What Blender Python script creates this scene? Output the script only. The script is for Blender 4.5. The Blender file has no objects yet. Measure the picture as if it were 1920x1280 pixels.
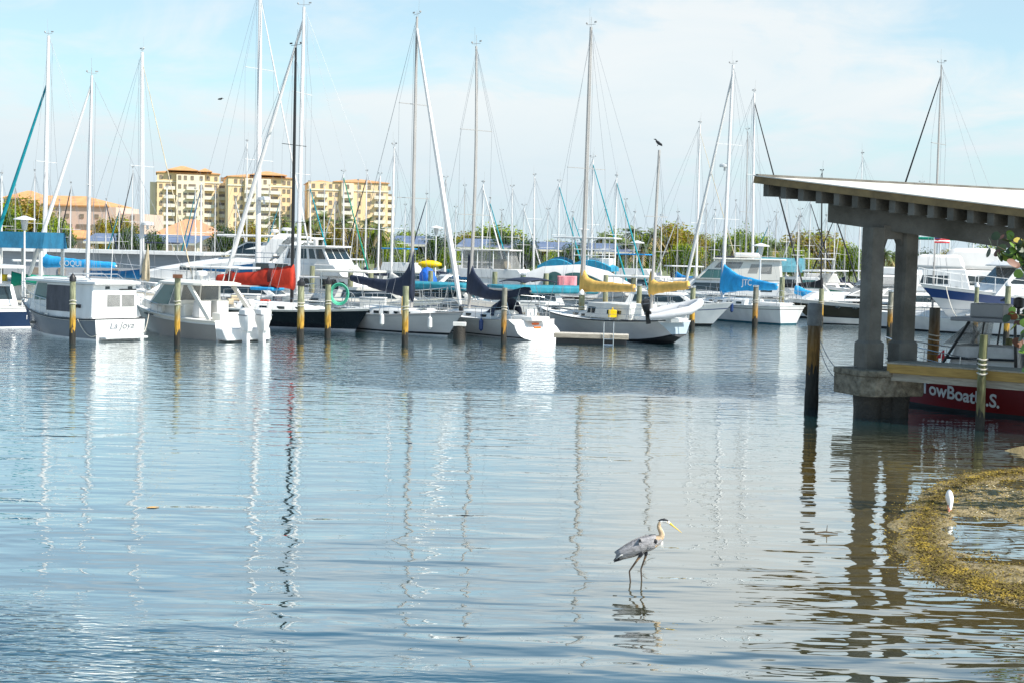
import bpy, bmesh, math, random
from mathutils import Vector, Matrix, noise
R = math.radians
sc = bpy.context.scene
col = sc.collection
rnd = random.Random(7)

# ---------------------------------------------------------------- camera
FPX, CX, CY, CAMH = 2667.0, 960.0, 640.0, 4.5
PITCH, ROLL = math.atan(170 / FPX), R(1.4)
f0 = Vector((0, math.cos(PITCH), -math.sin(PITCH)))
u0 = Vector((0, math.sin(PITCH), math.cos(PITCH)))
r0 = Vector((1, 0, 0))
cr = r0 * math.cos(ROLL) + u0 * math.sin(ROLL)
cu = u0 * math.cos(ROLL) - r0 * math.sin(ROLL)
cam_d = bpy.data.cameras.new("camera")
cam = bpy.data.objects.new("camera", cam_d)
col.objects.link(cam)
M4 = Matrix((cr, cu, -f0)).transposed().to_4x4()
M4.translation = Vector((0, 0, CAMH))
cam.matrix_world = M4
cam_d.sensor_width = 36
cam_d.lens = 36 * FPX / 1920
cam_d.clip_start, cam_d.clip_end = 0.5, 6000
sc.camera = cam

def P(px, py, Y):
    """point on the sight line through a measured photo pixel, at depth Y"""
    d = f0 + (cr * (px - CX) - cu * (py - CY)) / FPX
    k = Y / d.y
    return Vector((d.x * k, Y, CAMH + d.z * k))

def G(px, py, z=0.0):
    """point where that sight line meets the level z"""
    d = f0 + (cr * (px - CX) - cu * (py - CY)) / FPX
    k = (z - CAMH) / d.z
    return Vector((d.x * k, d.y * k, z))

# ---------------------------------------------------------------- world, sun, exposure
SUN = Vector((0.66, -0.37, 0.84)).normalized()
el, az = math.asin(SUN.z), math.atan2(SUN.x, SUN.y)
w = bpy.data.worlds.new("World")
sc.world = w
w.use_nodes = True
nt = w.node_tree
N, K = nt.nodes, nt.links
N.clear()
def nd(t, **kw):
    n = N.new(t)
    for k, v in kw.items():
        setattr(n, k, v)
    return n
out = nd('ShaderNodeOutputWorld'); bg = nd('ShaderNodeBackground')
sky = nd('ShaderNodeTexSky', sky_type='NISHITA', sun_disc=False)
sky.sun_elevation, sky.sun_rotation = el, az
sky.air_density, sky.dust_density, sky.ozone_density = 1.0, 0.6, 1.5
geo = nd('ShaderNodeTexCoord')
sep = nd('ShaderNodeSeparateXYZ'); K.new(geo.outputs['Generated'], sep.inputs[0])
def math_n(op, a, b=None, clamp=False):
    n = nd('ShaderNodeMath', operation=op, use_clamp=clamp)
    for i, x in enumerate((a, b)):
        if x is None: continue
        if isinstance(x, (int, float)): n.inputs[i].default_value = x
        else: K.new(x, n.inputs[i])
    return n.outputs[0]
den = math_n('ADD', math_n('MAXIMUM', sep.outputs['Z'], 0.0), 0.16)
cmb = nd('ShaderNodeCombineXYZ')
K.new(math_n('MULTIPLY', math_n('DIVIDE', sep.outputs['X'], den), 0.8), cmb.inputs[0])
K.new(math_n('MULTIPLY', math_n('DIVIDE', sep.outputs['Y'], den), 0.62), cmb.inputs[1])
def noise_w(scale, detail, rough, dist, off):
    mp = nd('ShaderNodeMapping'); mp.inputs['Location'].default_value = off
    K.new(cmb.outputs[0], mp.inputs['Vector'])
    n = nd('ShaderNodeTexNoise'); K.new(mp.outputs[0], n.inputs['Vector'])
    n.inputs['Scale'].default_value = scale; n.inputs['Detail'].default_value = detail
    n.inputs['Roughness'].default_value = rough; n.inputs['Distortion'].default_value = dist
    return n.outputs['Fac']
n1 = noise_w(1.05, 7, 0.55, 0.5, (3.1, 1.7, 0.0))
n2 = noise_w(3.0, 6, 0.6, 0.8, (1.0, 7.0, 2.0))
dens = math_n('ADD', math_n('MULTIPLY', n1, 0.75), math_n('MULTIPLY', n2, 0.25))
rmp = nd('ShaderNodeValToRGB'); K.new(dens, rmp.inputs[0])
rmp.color_ramp.elements[0].position = 0.41; rmp.color_ramp.elements[0].color = (0.40, 0.40, 0.40, 1)
rmp.color_ramp.elements[1].position = 0.535; rmp.color_ramp.elements[1].color = (0.93, 0.93, 0.93, 1)
# the cloud deck thins out towards the zenith
zfall = nd('ShaderNodeMapRange'); K.new(sep.outputs['Z'], zfall.inputs[0])
zfall.inputs[1].default_value = 0.255; zfall.inputs[2].default_value = 0.41
zfall.inputs[3].default_value = 1.0; zfall.inputs[4].default_value = 0.06
cov = math_n('MULTIPLY', rmp.outputs['Color'], zfall.outputs[0])
cc = nd('ShaderNodeMix', data_type='RGBA')
K.new(n2, cc.inputs['Factor'])
cc.inputs['A'].default_value = (4.6, 5.2, 5.5, 1); cc.inputs['B'].default_value = (5.75, 5.75, 5.68, 1)
tint = nd('ShaderNodeMix', data_type='RGBA', blend_type='MULTIPLY'); tint.inputs['Factor'].default_value = 1
K.new(sky.outputs[0], tint.inputs['A']); tint.inputs['B'].default_value = (0.74, 1.05, 1.04, 1)
mx = nd('ShaderNodeMix', data_type='RGBA')
K.new(cov, mx.inputs['Factor']); K.new(tint.outputs['Result'], mx.inputs['A']); K.new(cc.outputs['Result'], mx.inputs['B'])
hzn = nd('ShaderNodeMapRange', interpolation_type='SMOOTHSTEP'); K.new(sep.outputs['Z'], hzn.inputs[0])
for i_, v_ in enumerate((0.0, 0.13, 0.85, 0.0)): hzn.inputs[i_ + 1].default_value = v_
hm_ = nd('ShaderNodeMix', data_type='RGBA'); K.new(hzn.outputs[0], hm_.inputs['Factor']); K.new(mx.outputs['Result'], hm_.inputs['A']); hm_.inputs['B'].default_value = (3.7, 4.55, 5.15, 1)
K.new(hm_.outputs['Result'], bg.inputs['Color']); bg.inputs['Strength'].default_value = 0.1
K.new(bg.outputs[0], out.inputs['Surface'])

sl = bpy.data.lights.new("sun", 'SUN'); so = bpy.data.objects.new("sun", sl); col.objects.link(so)
sl.energy, sl.angle, sl.color = 4.2, R(0.6), (1.0, 0.94, 0.85)
so.rotation_euler = (-SUN).to_track_quat('-Z', 'Y').to_euler()
so.location = (60, -40, 80)
vs = sc.view_settings
vs.view_transform, vs.look, vs.exposure, vs.gamma = 'Standard', 'None', 0.78, 1.0
sc.render.engine = 'CYCLES'
sc.cycles.max_bounces = 6
sc.cycles.caustics_reflective = True
sc.cycles.sample_clamp_indirect = 4.0
sc.cycles.blur_glossy = 0.5
sc.cycles.caustics_refractive = False

# ---------------------------------------------------------------- materials
MATS = {}
def _setup(name):
    m = bpy.data.materials.new(name); m.use_nodes = True
    t = m.node_tree
    return m, t, t.nodes['Principled BSDF']
def mat(name, c, rough=0.5, var=0.12, scale=2.0, c2=None, bump=0.0, metal=0.0, stretch=(1, 1, 1), spec=0.5, coat=0.0, detail=5, bscale=None):
    """procedural surface: noise mixes two tones of the colour, an optional bump"""
    if name in MATS: return MATS[name]
    m, t, b = _setup(name)
    tc = t.nodes.new('ShaderNodeTexCoord'); mp = t.nodes.new('ShaderNodeMapping')
    mp.inputs['Scale'].default_value = stretch
    t.links.new(tc.outputs['Object'], mp.inputs[0])
    n = t.nodes.new('ShaderNodeTexNoise'); n.inputs['Scale'].default_value = scale; n.inputs['Detail'].default_value = detail
    n.inputs['Roughness'].default_value = 0.6
    t.links.new(mp.outputs[0], n.inputs['Vector'])
    r = t.nodes.new('ShaderNodeValToRGB'); t.links.new(n.outputs['Fac'], r.inputs[0])
    lo = c2 if c2 else tuple(x * (1 - var) for x in c)
    hi = c if c2 else tuple(min(1, x * (1 + var * 0.5)) for x in c)
    r.color_ramp.elements[0].position, r.color_ramp.elements[0].color = 0.33, (*lo, 1)
    r.color_ramp.elements[1].position, r.color_ramp.elements[1].color = 0.67, (*hi, 1)
    t.links.new(r.outputs[0], b.inputs['Base Color'])
    b.inputs['Roughness'].default_value = rough; b.inputs['Metallic'].default_value = metal
    b.inputs['Specular IOR Level'].default_value = spec; b.inputs['Coat Weight'].default_value = coat
    if bump:
        n3 = t.nodes.new('ShaderNodeTexNoise'); n3.inputs['Scale'].default_value = bscale or scale * 4; n3.inputs['Detail'].default_value = 6
        t.links.new(mp.outputs[0], n3.inputs['Vector'])
        bp = t.nodes.new('ShaderNodeBump'); bp.inputs['Strength'].default_value = bump; bp.inputs['Distance'].default_value = 0.05
        t.links.new(n3.outputs['Fac'], bp.inputs['Height']); t.links.new(bp.outputs[0], b.inputs['Normal'])
    MATS[name] = m
    return m

white = mat('white_gelcoat', (0.72, 0.72, 0.71), 0.25, 0.13, 1.1, stretch=(1, 1, .35))
cream = mat('cream_gelcoat', (0.76, 0.73, 0.66), 0.3, 0.06, 1.0)
deckw = mat('white_nonskid', (0.74, 0.74, 0.72), 0.6, 0.08, 2.0, bump=0.1)
offw = mat('aged_white', (0.66, 0.66, 0.63), 0.45, 0.15, 1.5)
greyhull = mat('grey_hull_paint', (0.13, 0.15, 0.18), 0.25, 0.1, 0.7)
tanhull = mat('warm_grey_hull_paint', (0.30, 0.28, 0.26), 0.25, 0.08, 0.7)
palehull = mat('pale_grey_hull', (0.60, 0.60, 0.60), 0.3, 0.12, 0.6, stretch=(1, 1, 3))
blackhull = mat('black_hull_paint', (0.012, 0.014, 0.018), 0.18, 0.2, 0.8)
navyhull = mat('navy_hull_paint', (0.012, 0.03, 0.075), 0.2, 0.15, 0.8)
brownhull = mat('brown_hull_paint', (0.055, 0.048, 0.035), 0.15, 0.2, 0.8)
greenhull = mat('green_hull_paint', (0.01, 0.16, 0.11), 0.25, 0.15, 0.8)
bluestr = mat('blue_stripe_paint', (0.02, 0.05, 0.16), 0.3, 0.1, 1.0)
blackp = mat('black_paint', (0.015, 0.015, 0.017), 0.35, 0.2, 2.0)
antif = mat('dark_antifouling', (0.02, 0.025, 0.03), 0.7, 0.3, 2.0)
redp = mat('red_hull_paint', (0.17, 0.008, 0.008), 0.3, 0.15, 1.0)
glass = mat('dark_glass', (0.018, 0.03, 0.035), 0.06, 0.25, 0.6, spec=0.8)
tealglass = mat('teal_tinted_glass', (0.03, 0.12, 0.12), 0.06, 0.25, 0.6, spec=0.8)
clearv = mat('clear_vinyl', (0.30, 0.30, 0.29), 0.10, 0.35, 1.2, spec=0.8)
clearv.node_tree.nodes['Principled BSDF'].inputs['Alpha'].default_value = 0.55
alu = mat('anodised_aluminium', (0.42, 0.40, 0.38), 0.35, 0.12, 1.0, metal=0.3)
wmast = mat('white_mast_paint', (0.60, 0.60, 0.60), 0.3, 0.05, 1.0)
bmast = mat('black_mast_paint', (0.012, 0.012, 0.013), 0.3, 0.2, 1.0)
steel = mat('stainless_steel', (0.62, 0.63, 0.64), 0.2, 0.08, 2.0, metal=0.85)
wire = mat('rigging_wire', (0.30, 0.31, 0.33), 0.4, 0.1, 2.0, metal=0.4)
rope = mat('white_rope', (0.62, 0.58, 0.50), 0.9, 0.2, 20, bump=0.3)
orope = mat('ochre_rope', (0.60, 0.38, 0.12), 0.9, 0.2, 20, bump=0.3)
teak = mat('teak', (0.28, 0.15, 0.07), 0.6, 0.3, 3, stretch=(1, 8, 8))
def canvas(name, c): return mat(name, c, 0.85, 0.28, 1.6, bump=0.5, bscale=4, stretch=(1.4, 1, .7))
c_navy = canvas('navy_canvas', (0.016, 0.026, 0.055)); c_blue = canvas('bright_blue_canvas', (0.0, 0.25, 0.62))
c_lblue = canvas('light_blue_canvas', (0.02, 0.33, 0.68)); c_red = canvas('red_canvas', (0.52, 0.032, 0.01))
c_yel = canvas('yellow_canvas', (0.74, 0.45, 0.11)); c_green = canvas('green_canvas', (0.0, 0.22, 0.14))
c_teal = canvas('teal_canvas', (0.03, 0.24, 0.32)); c_mblue = canvas('marine_blue_canvas', (0.01, 0.15, 0.33))
c_white = canvas('white_canvas', (0.64, 0.63, 0.61)); c_tan = canvas('tan_canvas', (0.60, 0.50, 0.34)); c_grey = canvas('charcoal_canvas', (0.10, 0.10, 0.115))
c_tealj = canvas('teal_sail_strip', (0.0, 0.27, 0.33)); c_black = canvas('black_sail_strip', (0.02, 0.022, 0.025))
sailw = mat('furled_sail_cloth', (0.66, 0.65, 0.63), 0.7, 0.07, 0.9)
c_pink = canvas('pink_towel', (0.80, 0.30, 0.34))
rubber = mat('grey_rubber', (0.55, 0.56, 0.58), 0.6, 0.1, 2.0)
plasb = mat('black_plastic', (0.02, 0.02, 0.022), 0.45, 0.2, 3)
yplas = mat('yellow_plastic', (0.80, 0.55, 0.0), 0.45, 0.1, 3); oplas = mat('orange_plastic', (0.80, 0.16, 0.02), 0.5, 0.1, 3)
gplas = mat('green_hose', (0.08, 0.50, 0.32), 0.5, 0.2, 3); bplas = mat('blue_tarpaulin', (0.01, 0.14, 0.62), 0.5, 0.2, 3, bump=0.6)
conc = mat('weathered_concrete', (0.165, 0.157, 0.138), 0.85, 0.0, 1.0, c2=(0.08, 0.075, 0.062), bump=0.5, bscale=14)
concd = mat('barnacled_concrete', (0.26, 0.23, 0.175), 0.9, 0.0, 5.0, c2=(0.085, 0.072, 0.05), bump=1.0, bscale=18)
ywood = mat('yellow_pine_timber', (0.42, 0.26, 0.07), 0.75, 0.0, 2.0, c2=(0.27, 0.16, 0.04), bump=0.3, stretch=(1, 9, 9))
gwood = mat('silvered_timber', (0.40, 0.36, 0.29), 0.85, 0.0, 2.0, c2=(0.24, 0.21, 0.17), bump=0.4, stretch=(1, 9, 9))
roofw = mat('white_roof_membrane', (0.72, 0.69, 0.63), 0.7, 0.0, 0.9, c2=(0.58, 0.55, 0.49), bump=0.2)
fascia_m = mat('ochre_fascia_board', (0.25, 0.175, 0.075), 0.7, 0.0, 2.0, c2=(0.13, 0.09, 0.04), bump=0.3)
dirt = mat('dark_wet_timber', (0.03, 0.026, 0.02), 0.6, 0.3, 4, bump=0.8)
dockm = mat('dock_decking', (0.52, 0.49, 0.43), 0.8, 0.25, 2.0, stretch=(6, 1, 1))
letter_w = mat('white_lettering', (0.80, 0.80, 0.78), 0.5, 0.04, 2); letter_g = mat('grey_lettering', (0.42, 0.43, 0.46), 0.5, 0.04, 2)
letter_r = mat('red_lettering', (0.62, 0.02, 0.03), 0.5, 0.04, 2)

def pile_mat(name, top, mid, wet=0.55, mlo=0.5, mhi=1.25):
    """timber pile: bare grey green head, rust-yellow splash belt, black weed below the tide line"""
    m, t, b = _setup(name)
    g = t.nodes.new('ShaderNodeNewGeometry'); s = t.nodes.new('ShaderNodeSeparateXYZ'); t.links.new(g.outputs['Position'], s.inputs[0])
    tc = t.nodes.new('ShaderNodeTexCoord'); mp = t.nodes.new('ShaderNodeMapping'); mp.inputs['Scale'].default_value = (6, 6, 1.2)
    t.links.new(tc.outputs['Object'], mp.inputs[0])
    oi = t.nodes.new('ShaderNodeObjectInfo'); ml = t.nodes.new('ShaderNodeMath'); ml.operation = 'MULTIPLY'; ml.inputs[1].default_value = 50.0
    t.links.new(oi.outputs['Random'], ml.inputs[0]); t.links.new(ml.outputs[0], mp.inputs['Location'])
    n = t.nodes.new('ShaderNodeTexNoise'); n.inputs['Scale'].default_value = 2.2; n.inputs['Detail'].default_value = 6
    t.links.new(mp.outputs[0], n.inputs['Vector'])
    a = t.nodes.new('ShaderNodeMath'); a.operation = 'MULTIPLY_ADD'; a.inputs[1].default_value = 1.2
    t.links.new(n.outputs['Fac'], a.inputs[0]); t.links.new(s.outputs['Z'], a.inputs[2])
    mr = t.nodes.new('ShaderNodeMapRange'); t.links.new(a.outputs[0], mr.inputs[0])
    mr.inputs[1].default_value = 0.0; mr.inputs[2].default_value = 3.6
    r = t.nodes.new('ShaderNodeValToRGB'); t.links.new(mr.outputs[0], r.inputs[0])
    e = r.color_ramp.elements
    q = lambda z: min(0.98, (z + 0.6) / 3.6)
    e[0].position, e[0].color = 0.0, (0.018, 0.018, 0.015, 1)
    e[1].position, e[1].color = q(wet), (0.03, 0.028, 0.022, 1)
    for p_, c_ in ((q(wet + 0.1), mid), (q(mlo + 0.5), mid), (q(mhi), tuple(0.5 * (x + y) for x, y in zip(top, mid))), (q(mhi + 0.5), top)):
        k = e.new(p_); k.color = (*c_, 1)
    mixn = t.nodes.new('ShaderNodeMix'); mixn.data_type = 'RGBA'; mixn.blend_type = 'MULTIPLY'; mixn.inputs['Factor'].default_value = 0.75
    r2 = t.nodes.new('ShaderNodeValToRGB'); t.links.new(n.outputs['Fac'], r2.inputs[0])
    r2.color_ramp.elements[0].position = 0.35; r2.color_ramp.elements[0].color = (0.35, 0.35, 0.33, 1); r2.color_ramp.elements[1].position = 0.6
    t.links.new(r.outputs[0], mixn.inputs['A']); t.links.new(r2.outputs[0], mixn.inputs['B'])
    t.links.new(mixn.outputs['Result'], b.inputs['Base Color']); b.inputs['Roughness'].default_value = 0.85
    bp = t.nodes.new('ShaderNodeBump'); bp.inputs['Strength'].default_value = 0.8; bp.inputs['Distance'].default_value = 0.04
    t.links.new(n.outputs['Fac'], bp.inputs['Height']); t.links.new(bp.outputs[0], b.inputs['Normal'])
    return m
pile_a = pile_mat('pile_green_yellow', (0.30, 0.31, 0.19), (0.50, 0.28, 0.03))
pile_b = pile_mat('pile_grey_orange', (0.26, 0.25, 0.20), (0.40, 0.20, 0.03))
pile_c = pile_mat('pile_dark_brown', (0.12, 0.11, 0.09), (0.22, 0.115, 0.025), wet=1.15, mlo=1.35, mhi=2.3)
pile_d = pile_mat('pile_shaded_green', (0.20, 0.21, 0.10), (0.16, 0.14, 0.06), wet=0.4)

# ---------------------------------------------------------------- mesh helpers
class MB:
    def __init__(s): s.v, s.f, s.m = [], [], []
    def add(s, vs_, fs_, mi=0):
        o = len(s.v); s.v += [tuple(x) for x in vs_]
        s.f += [tuple(i + o for i in f) for f in fs_]
        s.m += [mi] * len(fs_) if isinstance(mi, int) else list(mi)
        return s
    def box(s, c, d, rz=0.0, mi=0, M=None):
        x, y, z = d[0] / 2, d[1] / 2, d[2] / 2
        vs_ = [Vector((a * x, b * y, e * z)) for e in (-1, 1) for a, b in ((-1, -1), (1, -1), (1, 1), (-1, 1))]
        Q = M if M is not None else Matrix.Rotation(rz, 3, 'Z')
        return s.add([Q @ p + Vector(c) for p in vs_], [(3, 2, 1, 0), (4, 5, 6, 7), (0, 1, 5, 4), (1, 2, 6, 5), (2, 3, 7, 6), (3, 0, 4, 7)], mi)
    def hexa(s, p, mi=0):
        """8 corners: bottom ring 0-3, top ring 4-7"""
        return s.add(p, [(3, 2, 1, 0), (4, 5, 6, 7), (0, 1, 5, 4), (1, 2, 6, 5), (2, 3, 7, 6), (3, 0, 4, 7)], mi)
    def bar(s, a, b, wdt, hgt, mi=0):
        a, b = Vector(a), Vector(b); d = (b - a).normalized()
        up = Vector((0, 0, 1)) if abs(d.z) < 0.95 else Vector((1, 0, 0))
        sd = d.cross(up).normalized() * wdt / 2; uu = sd.cross(d).normalized() * hgt / 2
        ring = lambda p: [p - sd - uu, p + sd - uu, p + sd + uu, p - sd + uu]
        return s.hexa(ring(a) + ring(b), mi)
    def loft(s, rings, mi=0, cap=True, closed=True):
        n = len(rings[0]); vs_ = [p for r in rings for p in r]; fs_ = []
        for i in range(len(rings) - 1):
            for j in range(n if closed else n - 1):
                k = (j + 1) % n
                fs_.append((i * n + j, i * n + k, (i + 1) * n + k, (i + 1) * n + j))
        if cap: fs_ += [tuple(range(n - 1, -1, -1)), tuple((len(rings) - 1) * n + j for j in range(n))]
        return s.add(vs_, fs_, mi)
    def tube(s, pts, r, n=8, mi=0, cap=True, flat=1.0):
        pts = [Vector(p) for p in pts]; rr = r if isinstance(r, (list, tuple)) else [r] * len(pts)
        rings, prev = [], None
        for i, p in enumerate(pts):
            d = (pts[min(i + 1, len(pts) - 1)] - pts[max(i - 1, 0)]).normalized()
            if prev is None:
                up = Vector((0, 0, 1)) if abs(d.z) < 0.9 else Vector((1, 0, 0)); a = d.cross(up).normalized()
            else:
                a = (prev - d * prev.dot(d)).normalized()
            prev = a; b = d.cross(a)
            rings.append([p + a * (math.cos(t) * rr[i]) + b * (math.sin(t) * rr[i] * flat) for t in (2 * math.pi * k / n for k in range(n))])
        return s.loft(rings, mi, cap)
    def lathe(s, c, prof, n=14, mi=0):
        c = Vector(c)
        return s.loft([[c + Vector((math.cos(t) * r, math.sin(t) * r, z)) for t in (2 * math.pi * k / n for k in range(n))] for r, z in prof], mi)
    def ball(s, c, r, n=10, mi=0):
        c = Vector(c); r = Vector(r) if not isinstance(r, (int, float)) else Vector((r, r, r)); k = max(5, n // 2 + 1)
        return s.loft([[c + Vector((r.x * math.sin(a) * math.cos(t), r.y * math.sin(a) * math.sin(t), r.z * math.cos(a))) for t in (2 * math.pi * j / n for j in range(n))]
                       for a in (0.03 + (math.pi - 0.06) * i / (k - 1) for i in range(k))][::-1], mi)
    def slab(s, q, th, mi=0):
        """quad given thickness along its normal"""
        q = [Vector(p) for p in q]; n = (q[1] - q[0]).cross(q[3] - q[0]).normalized() * th
        return s.hexa(q + [p + n for p in q], mi)
    def prism(s, poly, z0, z1, mi=0):
        return s.loft([[Vector((x, y, z0)) for x, y in poly], [Vector((x, y, z1)) for x, y in poly]], mi)
    def build(s, name, mats, parent=None, smooth=True, bevel=0.0, ang=0.7):
        me = bpy.data.meshes.new(name); me.from_pydata(s.v, [], s.f)
        for m in (mats if isinstance(mats, (list, tuple)) else [mats]): me.materials.append(m)
        me.polygons.foreach_set('material_index', s.m)
        bm = bmesh.new(); bm.from_mesh(me); bmesh.ops.recalc_face_normals(bm, faces=bm.faces); bm.to_mesh(me); bm.free()
        if smooth:
            me.polygons.foreach_set('use_smooth', [True] * len(me.polygons)); me.set_sharp_from_angle(angle=ang)
        o = bpy.data.objects.new(name, me); col.objects.link(o)
        if parent: o.parent = parent
        if bevel:
            b = o.modifiers.new('bevel', 'BEVEL'); b.width = bevel; b.segments = 2; b.limit_method = 'ANGLE'
        return o

def tag(o, label=None, cat=None, group=None, kind=None):
    for k, v in (('label', label), ('category', cat), ('group', group), ('kind', kind)):
        if v: o[k] = v
    return o
def thing(name, label, cat, loc=(0, 0, 0), rz=0.0, group=None):
    o = bpy.data.objects.new(name, None); col.objects.link(o)
    o.location = loc; o.rotation_euler = (0, 0, rz); o.empty_display_size = 0.3
    return tag(o, label, cat, group)
def copy_tree(o, parent=None):
    c = o.copy(); col.objects.link(c)
    if parent: c.parent = parent
    for ch in list(o.children): copy_tree(ch, c)
    return c
def text(s, h, org, xd, up, m, parent, name='lettering', proj=None, squash=1.0, th=0.006, align='CENTER', bold=0.0, skew=0.0):
    cu_ = bpy.data.curves.new('glyphs', 'FONT'); cu_.body = s; cu_.size = 1.0; cu_.align_x = align; cu_.align_y = 'CENTER'; cu_.offset = bold; cu_.shear = skew
    o = bpy.data.objects.new('glyphs', cu_); col.objects.link(o)
    bpy.context.view_layer.update()
    me = bpy.data.meshes.new_from_object(o.evaluated_get(bpy.context.evaluated_depsgraph_get()))
    bpy.data.objects.remove(o)
    xd, up = Vector(xd).normalized(), Vector(up).normalized(); nn = xd.cross(up)
    for v in me.vertices:
        q = Vector(org) + xd * (v.co.x * h * 1.42 * squash) + up * (v.co.y * h * 1.42)
        v.co = proj(q) if proj else q + nn * th
    me.name = name; me.materials.clear(); me.materials.append(m)
    o = bpy.data.objects.new(name, me); col.objects.link(o)
    if parent: o.parent = parent
    return o
def tubes(root, name, m, segs, r, n=6):
    for s_ in segs: MB().tube(s_, r, n).build(name, m, root)
def sag(a, b, drop, n=10):
    a, b = Vector(a), Vector(b)
    return [a.lerp(b, i / n) - Vector((0, 0, drop * 4 * (i / n) * (1 - i / n))) for i in range(n + 1)]
# ---------------------------------------------------------------- water
def water_material():
    m, t, b = _setup('harbour_water'); L = t.links
    def n_(k, **kw):
        x = t.nodes.new(k)
        for a, v in kw.items(): setattr(x, a, v)
        return x
    tc = n_('ShaderNodeTexCoord')
    def noi(scale, rot, detail, rough=0.5, dist=0.0, loc=(0, 0, 0)):
        mp = n_('ShaderNodeMapping'); mp.inputs['Scale'].default_value = scale; mp.inputs['Rotation'].default_value = (0, 0, rot); mp.inputs['Location'].default_value = loc
        L.new(tc.outputs['Object'], mp.inputs[0])
        x = n_('ShaderNodeTexNoise'); x.inputs['Scale'].default_value = 1.0; x.inputs['Detail'].default_value = detail
        x.inputs['Roughness'].default_value = rough; x.inputs['Distortion'].default_value = dist
        L.new(mp.outputs[0], x.inputs['Vector']); return x.outputs['Fac']
    def mth(op, a, c=None, d=None, clamp=False):
        x = n_('ShaderNodeMath', operation=op, use_clamp=clamp)
        for i, q in enumerate((a, c, d)):
            if q is None: continue
            if isinstance(q, (int, float)): x.inputs[i].default_value = q
            else: L.new(q, x.inputs[i])
        return x.outputs[0]
    sp = n_('ShaderNodeSeparateXYZ'); L.new(tc.outputs['Object'], sp.inputs[0])
    X, Y = sp.outputs['X'], sp.outputs['Y']
    def rng(v, a, b_, lo=0.0, hi=1.0):
        x = n_('ShaderNodeMapRange', interpolation_type='SMOOTHSTEP'); L.new(v, x.inputs[0])
        for i, q in enumerate((a, b_, lo, hi)): x.inputs[i + 1].default_value = q
        return x.outputs[0]
    patch = noi((0.05, 0.12, 1), 0.1, 3)
    # long-crested wavelets of the open basin, livelier close to the shore
    near = mth('ADD', rng(Y, 16, 46, 0.62, 0.42), rng(Y, 13.5, 33, 1.05, 0.05))
    sw = mth('MULTIPLY', mth('MULTIPLY', noi((0.46, 1.30, 1), -0.10, 2, 0.38, 0.15), 0.047), mth('MULTIPLY', near, rng(patch, 0.35, 0.62, 0.55, 1.25)))
    md = mth('MULTIPLY', noi((1.1, 3.2, 1), 0.06, 2, 0.5), mth('MULTIPLY', rng(Y, 18, 62, 0.10, 1.0), 0.036))
    md = mth('ADD', md, mth('MULTIPLY', mth('MULTIPLY', noi((0.85, 2.9, 1), 0.10, 2, 0.45, 0.2), 0.010), rng(Y, 34, 15)))
    # cat's-paw of wind across the middle
    wob = mth('MULTIPLY', noi((0.10, 0.10, 1), 0, 3), 16.0)
    yy = mth('ADD', Y, mth('SUBTRACT', wob, 8.0))
    band = mth('MULTIPLY', mth('MULTIPLY', rng(yy, 44, 47), rng(yy, 60, 52)), rng(X, -14, 4))
    paw = mth('MULTIPLY', mth('MULTIPLY', noi((1.3, 2.0, 1), 0.3, 3, 0.65), 0.20), mth('ADD', band, 0.012))
    # fine ripples in the near left corner
    cor = mth('MULTIPLY', rng(mth('ADD', mth('MULTIPLY', X, 0.55), Y), 15.4, 12.6), 1.0)
    fr = mth('MULTIPLY', mth('MULTIPLY', noi((2.5, 9.0, 1), 0.5, 2, 0.5, 0.4), 0.034), cor)
    far = mth('MULTIPLY', mth('MULTIPLY', noi((0.55, 1.15, 1), 0.12, 3, 0.62), 0.060), rng(Y, 26, 60))
    h = mth('ADD', mth('ADD', mth('ADD', sw, md), far), mth('ADD', paw, fr))
    bp = n_('ShaderNodeBump'); bp.inputs['Strength'].default_value = 1.0; bp.inputs['Distance'].default_value = 1.0
    L.new(h, bp.inputs['Height'])
    # body: grey green, browner over the shallow flat
    dx = mth('SUBTRACT', X, 8.5); dy = mth('MULTIPLY', mth('SUBTRACT', Y, 24.0), 0.75)
    dist = mth('SQRT', mth('ADD', mth('MULTIPLY', dx, dx), mth('MULTIPLY', dy, dy)))
    sh = rng(mth('ADD', dist, mth('MULTIPLY', patch, 4.0)), 15.0, 5.5)
    mixc = n_('ShaderNodeMix', data_type='RGBA'); L.new(sh, mixc.inputs['Factor'])
    mixc.inputs['A'].default_value = (0.008, 0.042, 0.050, 1); mixc.inputs['B'].default_value = (0.105, 0.074, 0.018, 1)
    dif = n_('ShaderNodeBsdfDiffuse'); L.new(mixc.outputs['Result'], dif.inputs['Color']); L.new(bp.outputs[0], dif.inputs['Normal'])
    gl = n_('ShaderNodeBsdfGlossy'); L.new(mth('MULTIPLY', rng(Y, 28, 66, 0.012, 0.06), rng(patch, 0.3, 0.65, 0.75, 1.15)), gl.inputs['Roughness']); gl.inputs['Color'].default_value = (0.95, 0.99, 1, 1); L.new(bp.outputs[0], gl.inputs['Normal'])
    lw_ = n_('ShaderNodeLayerWeight'); L.new(bp.outputs[0], lw_.inputs['Normal']); lw_.inputs['Blend'].default_value = 0.5
    frs = mth('ADD', mth('MULTIPLY', mth('POWER', lw_.outputs['Facing'], 2.0), 0.96), 0.03, clamp=True)
    ms = n_('ShaderNodeMixShader'); L.new(frs, ms.inputs[0])
    L.new(dif.outputs[0], ms.inputs[1]); L.new(gl.outputs[0], ms.inputs[2])
    L.new(ms.outputs[0], t.nodes['Material Output'].inputs['Surface'])
    return m
wm = MB(); wm.add([(-400, -30, 0), (400, -30, 0), (400, 168, 0), (-400, 168, 0)], [(0, 1, 2, 3)])
tag(wm.build('water', water_material(), smooth=False), kind='structure')

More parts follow.
